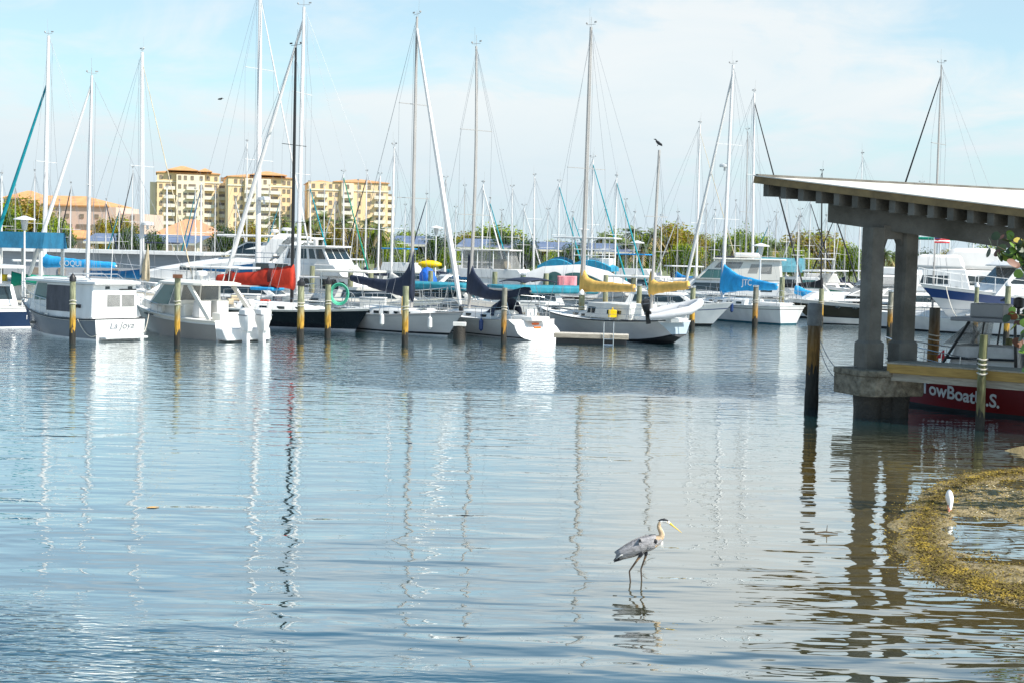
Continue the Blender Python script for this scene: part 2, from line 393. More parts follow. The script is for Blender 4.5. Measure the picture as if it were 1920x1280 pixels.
grassm = mat('park_grass', (0.10, 0.16, 0.04), 0.95, 0.0, 0.15, c2=(0.16, 0.16, 0.07))
gm = MB(); gm.add([(-2500, 168.5, 1.0), (2500, 168.5, 1.0), (2500, 5000, 1.0), (-2500, 5000, 1.0)], [(0, 1, 2, 3)])
tag(gm.build('ground', grassm, smooth=False), kind='structure')
bm_ = MB(); bm_.box((0, 168.2, 0.3), (800, 0.6, 1.6))
tag(bm_.build('seawall', conc), 'long concrete seawall along the far side of the basin', 'seawall')

# ---------------------------------------------------------------- sandbar, weed and near bank
band_px = [(1990, 884), (1920, 887), (1850, 894), (1795, 912), (1748, 945), (1728, 985), (1728, 1025), (1755, 1062), (1805, 1086), (1865, 1106), (1930, 1122), (1990, 1134)]
band = [G(*p) for p in band_px]
def seg_d(p, a, b):
    ab = b - a; k = max(0, min(1, (p - a).dot(ab) / ab.dot(ab))); return (p - (a + ab * k)).length
mound_c = G(1912, 948)
flat_c = G(1880, 1068)
def mound(x, y):
    q = Vector(((x - mound_c.x) / 1.75, (y - mound_c.y) / 2.9)); return 1 - q.length + 0.35 * noise.noise((x * 1.1, y * 0.8, 4.0))
def sand_z(x, y):
    p = Vector((x, y, 0)); d = min(seg_d(p, band[i], band[i + 1]) for i in range(len(band) - 1))
    nz = noise.noise((x * 1.3, y * 1.3, 0)); n2_ = noise.noise((x * 4.5, y * 4.5, 2))
    z = -0.22 + max(0, 0.27 - 0.30 * max(0, d - 0.25 - 0.22 * nz)) * 1.0
    z = min(z, 0.035) + 0.018 * n2_
    mo = mound(x, y)
    lo_ = 1 - math.hypot((x - flat_c.x) / 1.9, (y - flat_c.y) / 1.7) + .5 * nz
    z = max(z, min(.012, -.10 + .2 * lo_) + .016 * n2_)
    z = max(z, min(0.09, -0.05 + 0.26 * mo) + 0.02 * n2_)
    z = max(z, -0.6 + 0.22 * (x - 9.2) + 0.1 * nz) if x > 9.2 else z
    return z
sm = MB(); nx, ny = 120, 130; x0, x1, y0, y1 = 5.2, 22.0, 16.8, 34.0
for j in range(ny + 1):
    for i in range(nx + 1):
        fx = (i / nx) ** 1.7; x = x0 + (x1 - x0) * fx; y = y0 + (y1 - y0) * j / ny
        sm.v.append((x, y, sand_z(x, y)))
for j in range(ny):
    for i in range(nx):
        a = j * (nx + 1) + i; sm.f.append((a, a + 1, a + nx + 2, a + nx + 1)); sm.m.append(0)
sandm = mat('wet_sand_and_wrack', (0.36, 0.285, 0.155), 0.7, 0.0, 2.6, c2=(0.15, 0.118, 0.045), bump=1.0, bscale=22)
tag(sm.build('sandbar', sandm, ang=3.2), kind='structure')

weed = [mat('seaweed_olive', (0.17, 0.125, 0.016), 0.8, 0.3, 9), mat('seaweed_gold', (0.34, 0.235, 0.025), 0.8, 0.3, 9),
        mat('seaweed_brown', (0.10, 0.065, 0.02), 0.8, 0.3, 9), mat('shell_fragments', (0.62, 0.55, 0.38), 0.8, 0.2, 9)]
wd = MB()
def weed_leaf(x, y, z, s, mi):
    a = rnd.uniform(0, 6.3); tl = rnd.uniform(-0.4, 0.6); dx, dy = math.cos(a), math.sin(a)
    k_ = rnd.random(); s *= 1 + 1.6 * k_ ** 3
    p = Vector((x, y, z)); e = Vector((dx * s, dy * s, s * tl * .7)); n = Vector((-dy, dx, rnd.uniform(-.4, .4))) * s * (0.30 - .22 * k_)
    wd.add([p - n, p + e * 0.6 - n * 1.2, p + e, p + e * 0.5 + n * 1.2], [(0, 1, 2, 3)], mi)
for k in range(42000):
    i = rnd.randrange(len(band) - 1); t_ = rnd.random(); c = band[i].lerp(band[i + 1], t_)
    nz = noise.noise((c.x * 1.3, c.y * 1.3, 0)); r_ = (0.55 + 0.4 * nz) * rnd.gauss(0, 0.55); a = rnd.uniform(0, 6.3)
    x, y = c.x + r_ * math.cos(a), c.y + r_ * math.sin(a) * 1.3
    z = sand_z(x, y)
    if z < -0.10 or x > 13: continue
    cl = noise.noise((x * 2.2, y * 2.2, 9))
    mi = 1 if cl + rnd.uniform(-.3, .3) > 0.24 else (0 if rnd.random() < .62 else 2)
    weed_leaf(x, y, max(z, 0.0) + rnd.uniform(0, .018), rnd.uniform(.014, .046), mi)
for k in range(6000):
    x, y = flat_c.x + rnd.gauss(0, 1.1), flat_c.y + rnd.gauss(0, .9)
    z = sand_z(x, y)
    if z < -.02 or noise.noise((x * 1.6, y * 1.6, 5)) < -.1: continue
    weed_leaf(x, y, max(z, 0) + rnd.uniform(0, .012), rnd.uniform(.015, .045), rnd.choice((0, 0, 1, 2, 2)))
for k in range(7000):
    x, y = mound_c.x + rnd.gauss(0, 1.1), mound_c.y + rnd.gauss(0, 1.6)
    z = sand_z(x, y)
    if z < 0.0: continue
    weed_leaf(x, y, z + rnd.uniform(0, .015), rnd.uniform(.015, .045), rnd.choice((0, 1, 1, 1, 2, 2, 3)))
tag(wd.build('seaweed', weed, smooth=False), kind='stuff')

# ---------------------------------------------------------------- pavilion
A, B_ = P(1418, 331, 42.0), P(1905, 391, 37.9)
U = (B_ - A).normalized(); Lf = 15.0
V = Vector((0.76, 0.65, 0.018)).normalized()
Uh = Vector((U.x, U.y, 0)).normalized()
pv = thing('pavilion', 'open concrete waterside pavilion with sloping white roof above the moored tow boat', 'pavilion', (A.x, A.y, 0))
O = Vector((A.x, A.y, 0))
def rel(p): return Vector(p) - O
DZ = Vector((0, 0, 1))
roof_d = 17.0
c4 = [A, A + U * Lf, A + U * Lf + V * roof_d, A + V * roof_d]
rm = MB(); rm.hexa([rel(p) - DZ * 0.10 for p in c4] + [rel(p) for p in c4]); rm.build('roof', roofw, pv)
em = MB()
em.bar(rel(A) + V * 0.03 + DZ * 0.02, rel(A + V * roof_d) + DZ * 0.02, 0.10, 0.09)
em.build('roof_edging', conc, pv)
fm = MB(); n_out = Vector((U.y, -U.x, 0)).normalized()
fm.bar(rel(A) + n_out * 0.03 - DZ * 0.10 - U * 0.05, rel(A + U * Lf) + n_out * 0.03 - DZ * 0.10, 0.05, 0.21)
fm.build('fascia', fascia_m, pv)
drip = MB(); drip.bar(rel(A) + n_out * 0.065 + DZ * 0.015 - U * 0.05, rel(A + U * Lf) + n_out * 0.065 + DZ * 0.015, 0.06, 0.03)
drip.build('drip_edge', roofw, pv)
sp_ = 0.545
for k in range(26):
    s_ = A + U * (0.30 + k * sp_) - n_out * 0.05
    q = MB(); q.bar(rel(s_) - DZ * 0.37, rel(s_ + V * (roof_d - 0.5)) - DZ * 0.37, 0.20, 0.36)
    q.build('rafter', conc, pv, bevel=0.008)
# frame on the two columns
colL, colR = P(1630, 640, 40.6), P(1693, 640, 41.0)
cd = Vector((colR.x - colL.x, colR.y - colL.y, 0)).normalized(); cn = Vector((cd.y, -cd.x, 0))
def roofz(p):  # underside of rafters above a plan point
    d = Vector((p.x - A.x, p.y - A.y, 0)); det = Uh.x * V.y - Uh.y * V.x
    a = (d.x * V.y - d.y * V.x) / det
    return A.z + U.z / math.hypot(U.x, U.y) * a - 0.555
mid = (colL + colR) / 2
b0 = P(1541, 640, 41.6); b0 = Vector((b0.x, b0.y, 0))
bd = Uh
off = (Vector((mid.x, mid.y, 0)) - b0); off = off - bd * off.dot(bd); b0 = b0 + off
bq = MB(); b1 = b0 + bd * 13.5
for a_, c_ in ((b0, b1),):
    za, zb = roofz(a_), roofz(c_)
    s2 = Vector((-bd.y, bd.x, 0)) * 0.19
    bq.hexa([rel(a_ + s2) + DZ * (za - .55), rel(a_ - s2) + DZ * (za - .55), rel(c_ - s2) + DZ * (zb - .62), rel(c_ + s2) + DZ * (zb - .62),
             rel(a_ + s2) + DZ * za, rel(a_ - s2) + DZ * za, rel(c_ - s2) + DZ * zb, rel(c_ + s2) + DZ * zb])
bq.build('beam', conc, pv, bevel=0.02)
zpad = 1.40
def column(c, nm='column'):
    q = MB(); c = Vector((c.x, c.y, 0)); top = roofz(c) - 0.50
    def ring(h, z, ch):
        o_ = []
        for sx, sy in ((-1, -1), (1, -1), (1, 1), (-1, 1)):
            e1 = (sx * h, sy * (h - ch)); e2 = (sx * (h - ch), sy * h)
            for e in ((e1, e2) if sx * sy > 0 else (e2, e1)):
                o_.append(rel(c) + cd * e[0] + cn * e[1] + DZ * z)
        return o_
    q.loft([ring(0.315, zpad, 0.05), ring(0.315, 2.12, 0.05), ring(0.25, 2.2, 0.06), ring(0.25, top, 0.06)])
    return q.build(nm, conc, pv, ang=0.4)
column(colL); column(colR)
for k in (1, 2):   # the next frame, beyond the frame of the photograph
    column(colL + U * (5.8 * k)); column(colR + U * (5.8 * k))
gap = (colR - colL).length
q = MB(); zt = roofz(mid) - 0.40; za = 5.08
arch = [(0.22, za - .25), (0.34, za), (gap - 0.34, za), (gap - 0.22, za - .25), (gap - 0.22, zt), (0.22, zt)]
cL = Vector((colL.x, colL.y, 0))
q.loft([[rel(cL) + cd * a_ + cn * 0.16 + DZ * z for a_, z in arch], [rel(cL) + cd * a_ - cn * 0.16 + DZ * z for a_, z in arch]])
q.build('arch_panel', conc, pv)
q = MB()
def pad(z0, z1, e, side, mi):
    o_ = []
    for z in (z0, z1):
        r_ = [(-0.62 - e, -0.55), (-0.32 - e, -0.85 - e), (gap + 0.12 + e, -0.85 - e), (gap + 0.38 + e, -0.55), (gap + 0.42 + e, 0.8), (-0.62 - e, 0.8)]
        o_.append([rel(cL) + cd * a_ - cn * b_ + DZ * z for a_, b_ in r_])
    q.loft(o_, mi)
pad(1.22, zpad, 0.03, 1, 0); pad(0.66, 1.22, 0.0, 1, 0)
q.build('pier_cap', concd, pv, bevel=0.03)
q = MB()
for a_ in (0.0, gap): q.lathe(rel(cL) + cd * (a_ * .82 + .02), [(0.40, -1.5), (0.40, 0.2), (0.43, 0.67)], 12)
q.box(rel(cL) + cd * gap * .42 + DZ * 0.0 - cn * 0.05, (gap * .8, 0.6, 1.3), math.atan2(cd.y, cd.x))
q.build('pier_stem', dirt, pv)

# timber walkway running from the pier cap towards the right
W0, W1 = P(1664, 688, 39.9), P(1990, 728, 36.95)
wu = (W1 - W0); wu.z = 0; WL = wu.length; wu.normalize(); wn = Vector((wu.y, -wu.x, 0))
wk = thing('walkway', 'narrow timber walkway with yellow edge boards leading off the pavilion pier', 'walkway', (W0.x, W0.y, 0), math.atan2(wu.y, wu.x))
zt = 1.475
q = MB(); q.box((2.10, 0.0, zt), (4.20, 0.09, 0.25)); q.box((6.35, 0.0, zt - .02), (4.20, 0.09, 0.25)); q.build('edge_board', ywood, wk, bevel=0.01)
q = MB(); q.box((WL / 2 + 2, 0.10, zt - .22), (WL + 4, 0.11, 0.24)); q.build('stringer', gwood, wk)
q = MB()
for k in range(int((WL + 4) / 0.15)): q.box((k * 0.15, 0.66, zt + 0.145), (0.14, 1.36, 0.04))
q.build('deck_boards', gwood, wk)
q = MB(); q.box((WL / 2 + 2, 1.25, zt - .14), (WL + 4, 0.1, 0.3)); q.build('rear_stringer', gwood, wk)

# ---------------------------------------------------------------- piles
def pile(px, yb, yt, wpx, label, m=pile_a, cap=None, bands=1, Y=None, group='mooring piles', lean=0.0, name='mooring_pile', wraps=True):
    g = G(px, yb) if Y is None else P(px, 600, Y)
    Y = g.y; k = FPX / Y
    top = P(px, yt, Y).z; r = wpx / k / 2
    t = thing(name, label, 'pile', (g.x, g.y, 0), rnd.uniform(0, 6), group)
    t.rotation_euler[0] = lean
    q = MB(); n = 12
    q.loft([[(r * s_ * (1 + 0.06 * math.sin(3 * a + z * 2)) * math.cos(a), r * s_ * (1 + 0.06 * math.cos(2 * a + z)) * math.sin(a), z) for a in (2 * math.pi * i / n for i in range(n))]
            for z, s_ in ((-1.2, 1.08), (-0.2, 1.06), (0.3, 1.1), (0.6, 1.02), (top * .5, 1.0), (top * .8, .96), (top, .93))])
    q.build('post', m, t, ang=0.9)
    if cap == 'cone':
        MB().lathe((0, 0, top), [(r * 1.15, -.16), (r * 1.15, 0.02), (r * .5, .12), (r * .1, .2)], 12).build('cap', plasb, t)
    elif cap == 'white':
        MB().lathe((0, 0, top), [(r * 1.2, -.06), (r * 1.25, 0.0), (r * .9, .1), (r * .15, .24)], 12).build('cap', white, t)
    elif cap == 'flat':
        MB().lathe((0, 0, top), [(r * 1.12, -.05), (r * 1.12, .05), (r * .9, .07)], 12).build('cap', steel, t)
    elif cap == 'wood':
        MB().box((0, 0, top + .06), (r * 3.6, r * 3.0, .16)).build('cap', mat('rusty_cap', (0.14, 0.06, 0.03), 0.8, 0.3, 5), t)
    elif cap == 'band':
        MB().lathe((0, 0, top), [(r * 1.1, -.62), (r * 1.1, .0), (r * 0.95, .05)], 12).build('cap', mat('galvanised_sleeve', (0.16, 0.17, 0.17), 0.6, 0.3, 4, metal=0.3), t)
    if wraps:
        w_ = MB()
        for b in range(bands + 1):
            zz = top * (0.60 + 0.05 * b)
            w_.tube([(r * 1.12 * math.cos(a), r * 1.12 * math.sin(a), zz + .02 * math.sin(2 * a)) for a in (2 * math.pi * i / 12 for i in range(13))], 0.022, 6)
        w_.build('rope_wrap', rope, t)
    return t
pile(136, 643, 521, 11, 'green pile standing in front of the grey trawler hull', pile_a, 'cone')
pile(332, 646, 521, 11, 'pile with rusty block cap in front of the twin outboard boat', pile_a, 'wood')
pile(563, 638, 530, 13, 'black capped pile nearest the red sail cover', pile_a, 'cone')
pile(614, 634, 527, 11, 'thin black capped pile beside a green hose coil and black hull', pile_a, 'cone')
pile(759, 645, 537, 12, 'pile hung with ochre rope in front of the grey sloop hull', pile_a)
pile(944, 641, 540, 10, 'pile before the sloop with the white scooped transom', pile_b)
pile(1089, 628, 551, 12, 'white capped pile at the floating dock by the ladder', pile_a, 'white')
pile(1297, 618, 538, 10, 'pile behind the inflatable dinghy with a flat steel cap', pile_a, 'flat')
pile(1415, 612, 537, 10, 'orange pile at the bow of the brown hulled cruiser', pile_b, 'flat')
pile(1538, 610, 542, 10, 'pile with rope tied high beside the brown cruiser cabin', pile_a)
pile(1668, 626, 546, 11, 'orange pile seen between the two pavilion columns', pile_b, 'flat')
pile(1828, 628, 537, 8, 'slim white capped pile before the blue striped yacht bow', pile_a, 'white')
pile(1886, 640, 535, 11, 'stout white capped pile before the blue striped yacht cabin', pile_a, 'white')
pile(1521, 762, 572, 25, 'thick brown pile with grey sleeve alone in open water left of the pavilion', pile_c, 'band', wraps=False)
pile(1752, 700, 577, 21, 'fat brown pile behind the tow boat foredeck', pile_c, Y=46.5, bands=2)
pile(1846, 760, 628, 16, 'green pile in front of the tow boat with rope knotted at walkway level', pile_d, Y=38.0, bands=3)
pile(1894, 760, 634, 13, 'plain shaded pile right of the tow boat cabin', pile_d, Y=43.5, wraps=False)
for px, yt, Y, lb in ((584, 499, 92, 'short far pile left of the enclosed bridge yacht'), (656, 505, 90, 'far pile in front of the yacht bridge'), (694, 504, 90, 'far pile in front of the yacht side windows'),
                      (806, 508, 92, 'far pile right of the tall navy sail cover'), (926, 510, 90, 'far pile left of the clear curtained sportfisher'), (979, 515, 90, 'far pile before the clear curtained sportfisher'),
                      (1022, 513, 92, 'far pile beside the pink towel'), (1134, 516, 90, 'far pile in front of the arched window cruiser'), (1186, 516, 92, 'far pile right of the arched window cruiser'),
                      (1197, 535, 88, 'far pile at the foot of the mizzen mast'), (1464, 520, 98, 'far pile below the teal awning')):
    pile(px, 0, yt, 10, lb, pile_a, 'flat' if px % 2 else None, Y=Y, wraps=False)
q = thing('pile_stub', 'squat dark pile stub under a white dock box between two sloops', 'pile', G(861, 637))
MB().lathe((0, 0, 0), [(.30, -.8), (.32, 0), (.29, .7)], 12).build('post', dirt, q)
MB().box((0, 0, .78), (.66, .5, .2)).build('cap', offw, q, bevel=.02)

# mooring lines
def line(name, label, pts, r=0.022, m=rope, cat='rope'):
    return tag(MB().tube(pts, r, 6).build(name, m), label, cat)
line('mooring_rope', 'upper slack line from the sleeved pile to the pavilion pier', sag(P(1525, 598, 44.2), P(1606, 685, 40.6), .7), .012, wire)
line('mooring_rope', 'lower slack line from the sleeved pile to the pavilion pier', sag(P(1525, 604, 44.2), P(1603, 686, 40.6), .95), .012, wire)
line('mooring_rope', 'ochre rope hanging in a long loop on the pile before the grey sloop', [P(754, 556, 70.2), P(753, 585, 70.2), P(756, 607, 70.2), P(760, 609, 70.2), P(764, 600, 70.2), P(765, 575, 70.2), P(761, 556, 70.2)], .03, orope)
# ---------------------------------------------------------------- far shore: buildings
stucco = mat('yellow_stucco', (0.84, 0.62, 0.37), 0.85, 0.06, 0.1); stucco2 = mat('pale_stucco', (0.86, 0.74, 0.55), 0.85, 0.06, 0.1)
pinkst = mat('pink_stucco', (0.66, 0.50, 0.42), 0.85, 0.06, 0.1)
tile = mat('orange_roof_tile', (0.66, 0.36, 0.16), 0.8, 0.0, 0.5, c2=(0.52, 0.26, 0.11), stretch=(1, 1, 4))
winm = mat('window_glass_far', (0.26, 0.21, 0.16), 0.15, 0.3, 0.5); trimw = mat('white_trim', (0.74, 0.70, 0.60), 0.7, 0.06, 0.3)
def far_copy(src, parent, loc, sc_=None):
    o = src.copy(); col.objects.link(o); o.parent = parent; o.location = loc
    if sc_: o.scale = sc_
    return o
def mesh_only(o):   # keeps the mesh as a pattern for later parts, drops the object
    me = o.data; bpy.data.objects.remove(o); return me
def part(me, name, parent, loc):
    o = bpy.data.objects.new(name, me); col.objects.link(o); o.parent = parent; o.location = loc; return o
win_me = mesh_only(MB().box((0, 0, 0), (1.1, .22, 1.5)).build('window', winm, smooth=False))
dark_me = mesh_only(MB().box((0, 0, 0), (2.5, .3, 1.8)).build('window', winm, smooth=False))
bal = MB(); bal.box((0, -.55, -.05), (4.1, 1.3, .25)); bal.box((0, -1.15, .55), (4.1, .08, 1.05)); bal.box((-1.7, -.55, .55), (.08, 1.2, .95)); bal.box((1.7, -.55, .55), (.08, 1.2, .95))
bal_me = mesh_only(bal.build('balcony', trimw, smooth=False))
def hip(name, parent, x0, x1, y0, y1, z, h, over=.45, m=None, ridge=.45):
    x0 -= over; x1 += over; y0 -= over; y1 += over
    ym, ins = (y0 + y1) / 2, min((y1 - y0) / 2, (x1 - x0) * ridge)
    q = MB()
    b = [(x0, y0, z), (x1, y0, z), (x1, y1, z), (x0, y1, z)]; c = [(p[0], p[1], z + .3) for p in b]
    r = [(x0 + ins, ym, z + h), (x1 - ins, ym, z + h)]
    q.add(b + c + r, [(3, 2, 1, 0), (0, 1, 5, 4), (1, 2, 6, 5), (2, 3, 7, 6), (3, 0, 4, 7), (4, 5, 9, 8), (6, 7, 8, 9), (5, 6, 9), (7, 4, 8)])
    return q.build(name, m or tile, parent, smooth=False)
def tower(label, pxc, Y, W, D, rz, ztop, cols, bays, side_cols, nst=9, roofs=(), wings=()):
    """cols: per facade column (x, kind) kind w window / b balcony / d wide dark opening"""
    g = P(pxc, 440, Y); t = thing('apartment_tower', label, 'apartment tower', (g.x, Y, 1.0), rz, 'apartment towers beyond the trees')
    fh = (ztop - 1.0) / nst
    MB().box((0, D / 2, (ztop - 1) / 2), (W, D, ztop - 1)).build('wall', stucco, t, smooth=False)
    for x0, x1, d, zt in bays:
        MB().box(((x0 + x1) / 2, -d / 2, zt / 2), (x1 - x0, d, zt)).build('bay', stucco2, t, smooth=False)
    for x0, x1, y0, y1, zt in wings:
        MB().box(((x0 + x1) / 2, (y0 + y1) / 2, zt / 2), (x1 - x0, y1 - y0, zt)).build('wing', stucco2, t, smooth=False)
    q = MB(); q.box((0, D / 2, ztop - 1 - fh * .98), (W + .5, D + .5, .35)); q.build('string_course', trimw, t, smooth=False)
    for x, kind, yo in cols:
        for s in range(3, nst):
            z = s * fh + fh * .5
            if kind == 'b' and s < nst - 1:
                part(dark_me, 'window', t, (x, yo - .03, z)); part(bal_me, 'balcony', t, (x, yo, z - fh * .36))
            else:
                part(win_me, 'window', t, (x, yo - .03, z))
    for y in side_cols:
        for s in range(3, nst - 1):
            o = part(win_me, 'window', t, (-W / 2 - .03, y, s * fh + fh * .5)); o.rotation_euler[2] = R(90)
    for a in roofs: hip('roof', t, *a[:4], a[4], a[5])
    return t
tower('yellow ten storey apartment tower standing left of the other two', 352, 520, 22, 20, R(14), 29.5,
      [(-9.6, 'w', 0), (-6.6, 'b', 0), (-3.0, 'w', -1.6), (-1.0, 'w', -1.6), (1.4, 'b', -1.6), (4.6, 'w', -1.6), (7.2, 'b', 0), (9.9, 'w', 0), (12.2, 'b', 3)],
      [(-4.2, 5.8, 1.6, 28.0)], [4, 9, 14], roofs=[(-11, 11, 0, 20, 28.5, 1.9), (-7, 3, -1.6, 12, 29.4, 2.0), (4, 8, -1.6, 8, 29.2, 1.5)], wings=[(-13.5, -11, 4, 16, 25.2), (11, 15, 3, 16, 25.6)])
tower('yellow apartment tower in the middle behind the black mast', 487, 520, 23, 20, R(16), 28.6,
      [(-8.8, 'w', 0), (-6.8, 'w', 0), (-3.8, 'b', -1.4), (-.6, 'w', -1.4), (1.6, 'b', -1.4), (5.2, 'b', 0), (8.6, 'w', 0), (10.3, 'w', 0)],
      [(-5.6, 3.6, 1.4, 27.2)], [], roofs=[(-11.5, 11.5, 0, 20, 27.6, 1.8), (-3, 9, -1.4, 12, 28.5, 1.8)], wings=[(-12.0, -10.4, .6, 18, 26.9)])
tower('broad yellow apartment tower at the right with two tiled roofs', 652, 520, 29, 20, R(12), 27.6,
      [(-12.6, 'w', 0), (-9.6, 'b', 0), (-6.4, 'w', 0), (-4.2, 'w', 0), (-.4, 'b', -1.2), (4.0, 'w', 0), (7.6, 'w', 0), (11.4, 'b', 0), (15.2, 'b', 3)],
      [(-2.6, 1.8, 1.2, 26.4)], [], roofs=[(-14.5, -4, 2, 20, 26.0, 1.6), (-5, 14.5, 0, 20, 26.7, 1.7)], wings=[(14.5, 17.2, 3, 16, 21.8)])

pb = thing('pink_building', 'pink four storey building with long orange tiled roof', 'building', (P(110, 430, 330).x, 330, 1.0), R(-4))
MB().box((0, 8, 5.6), (27, 16, 11.2)).build('wall', pinkst, pb, smooth=False)
MB().box((16.4, 9, 4.9), (6.4, 14, 9.8)).build('wing', pinkst, pb, smooth=False)
hip('roof', pb, -13.5, 11.5, 0, 16, 11.2, 2.6)
hip('porch_roof', pb, -2, 15, -6, 0.5, 3.7, 2.0, m=tile)
MB().box((6.5, -3.2, 1.8), (16.5, 5.5, 3.6)).build('porch', pinkst, pb, smooth=False)
for k in range(9):
    x = -12 + k * 3.5
    if x > 12: x += .8
    part(dark_me, 'window', pb, (x, -.03 if x < 13 else 1.97, 6.2)); part(win_me, 'window', pb, (x, -.03 if x < 13 else 1.97, 9.0)).scale = (.9, 1, .6)
for k in range(4): part(dark_me, 'window', pb, (0 + k * 4.2, -6.0, 1.9))
ob = thing('tiled_house', 'house top with orange tiled roof at the far left behind trees', 'house', (P(0, 430, 330).x, 345, 1.0))
MB().box((0, 5, 6.5), (9, 10, 13)).build('wall', pinkst, ob, smooth=False); hip('roof', ob, -4.5, 4.5, 0, 10, 13, 2.2)
part(win_me, 'window', ob, (1.5, -.03, 10.5)); part(win_me, 'window', ob, (-1.5, -.03, 10.5))
hb = thing('restaurant_pavilion', 'low building with broad salmon hipped roof in front of the towers', 'building', (P(352, 430, 260).x, 260, 1.0), R(5))
MB().box((0, 5, 2.2), (12.5, 10, 4.4)).build('wall', stucco2, hb, smooth=False); hip('roof', hb, -6.3, 6.3, -.5, 10, 4.4, 3.4, m=mat('salmon_roof', (0.60, 0.30, 0.16), 0.8, 0.08, 1.0))
for k in range(3): part(dark_me, 'window', hb, (-4 + k * 4, -.03, 2.2))

# low grey harbour building on the near dock head
gb = thing('harbour_office', 'long low grey harbour building with flat white roof edge', 'building', (P(190, 480, 112).x, 112, 0))
MB().box((0, 4, 1.75), (15.5, 8, 3.5)).build('wall', mat('grey_siding', (0.33, 0.34, 0.36), 0.7, 0.1, 1.0, stretch=(1, 1, 8)), gb, smooth=False)
MB().box((0, 4, 3.62), (16.3, 9, .26)).build('roof', white, gb)
for k in range(5): part(win_me, 'window', gb, (-5.2 + k * 2.1, -.0, 2.0)).scale = (.5, 1, .34)
MB().box((5.9, -.03, 1.4), (1.0, .12, 2.1)).build('door', white, gb)

# solar carports
panel = mat('solar_panel', (0.10, 0.13, 0.22), 0.22, 0.0, 0.35, c2=(0.17, 0.20, 0.30), stretch=(1, 6, 1))
for px, y_, wpx, Y, lb in ((232, 448, 130, 190, 'slanted solar carport behind the grey harbour building'), (330, 450, 110, 200, 'solar carport below the salmon roof'),
                           (770, 452, 70, 190, 'solar carport with pale edge right of the towers'), (916, 458, 110, 185, 'solar carport beneath the round leafy tree'),
                           (1010, 462, 130, 205, 'solar carport right of the sportfisher'), (1135, 466, 110, 190, 'solar carport above the blue awnings')):
    g = P(px, y_, Y); k = FPX / Y; W = wpx / k
    t = thing('solar_carport', lb, 'carport', (g.x, Y, 1.0), R(rnd.uniform(-14, 4)), 'solar carports in the car park')
    zc = g.z - 1.0
    q = MB(); q.slab([(-W / 2, -2.5, zc - .55), (W / 2, -2.5, zc - .55), (W / 2, 2.5, zc + .55), (-W / 2, 2.5, zc + .55)], .12); q.build('solar_panel', panel, t, smooth=False)
    MB().box((0, -2.56, zc - .6), (W, .1, .28)).build('edge_beam', trimw, t)
    for s in (-.38, 0, .38): MB().box((W * s, 0, zc / 2), (.25, .25, zc)).build('post', trimw, t)

# ---------------------------------------------------------------- trees
lv = {k: mat('leaf_' + k, c, 0.75, 0.3, 1.5) for k, c in dict(green=(0.16, 0.25, 0.02), lime=(0.36, 0.46, 0.03), gold=(0.38, 0.31, 0.035), rust=(0.32, 0.22, 0.035), dark=(0.04, 0.085, 0.03), deep=(0.10, 0.18, 0.02)).items()}
for m_ in lv.values():   # thin leaves let light through
    t_ = m_.node_tree; pb_ = t_.nodes['Principled BSDF']; tr_ = t_.nodes.new('ShaderNodeBsdfTranslucent'); ad_ = t_.nodes.new('ShaderNodeMixShader'); ad_.inputs[0].default_value = 0.4
    t_.links.new(pb_.inputs['Base Color'].links[0].from_socket, tr_.inputs['Color']); t_.links.new(pb_.outputs[0], ad_.inputs[1]); t_.links.new(tr_.outputs[0], ad_.inputs[2]); t_.links.new(ad_.outputs[0], t_.nodes['Material Output'].inputs['Surface'])
bark = mat('bark', (0.12, 0.09, 0.06), 0.9, 0.3, 3, bump=0.6)
def crown_mesh(rx, ry, rz, n, leaf, names, seed, ncl=20, spread=.30):
    r_ = random.Random(seed); q = MB(); cl = []
    for k in range(ncl):
        while True:
            p = Vector((r_.uniform(-1, 1), r_.uniform(-1, 1), r_.uniform(-.85, 1)))
            if .25 < p.length < 1: break
        cl.append((p, r_.randrange(len(names)), r_.uniform(.7, 1.25)))
    for k in range(n):
        c, mi, s = cl[r_.randrange(ncl)]
        g = Vector((r_.gauss(0, 1), r_.gauss(0, 1), r_.gauss(0, .8))); g = g.normalized() * min(g.length, 2.0) * spread * s
        p = c * .82 + g; p = Vector((p.x * rx, p.y * ry, p.z * rz))
        d = Vector((r_.gauss(0, 1), r_.gauss(0, 1), r_.gauss(0, .6))).normalized(); e = d.cross(Vector((r_.gauss(0, 1), r_.gauss(0, 1), r_.gauss(0, 1)))).normalized()
        a = leaf * r_.uniform(.6, 1.3)
        q.add([p - d * a, p + e * a * .55, p + d * a, p - e * a * .55], [(0, 1, 2, 3)], mi if r_.random() < .8 else r_.randrange(len(names)))
    return mesh_only(q.build('crown', [lv[x] for x in names], smooth=False))
CR = {'green': crown_mesh(1, 1, 1, 7000, .068, ['green', 'green', 'lime', 'deep'], 1, 34), 'gold': crown_mesh(1, 1, 1, 7000, .062, ['gold', 'gold', 'rust', 'gold', 'gold', 'lime'], 2, 36, .28),
      'dark': crown_mesh(1, 1, 1, 5000, .07, ['dark', 'deep', 'dark'], 3, 24), 'lime': crown_mesh(1, 1, 1, 7000, .066, ['lime', 'green', 'lime'], 4, 32),
      'mix': crown_mesh(1, 1, 1, 7000, .066, ['green', 'gold', 'lime', 'green', 'deep'], 5, 34)}
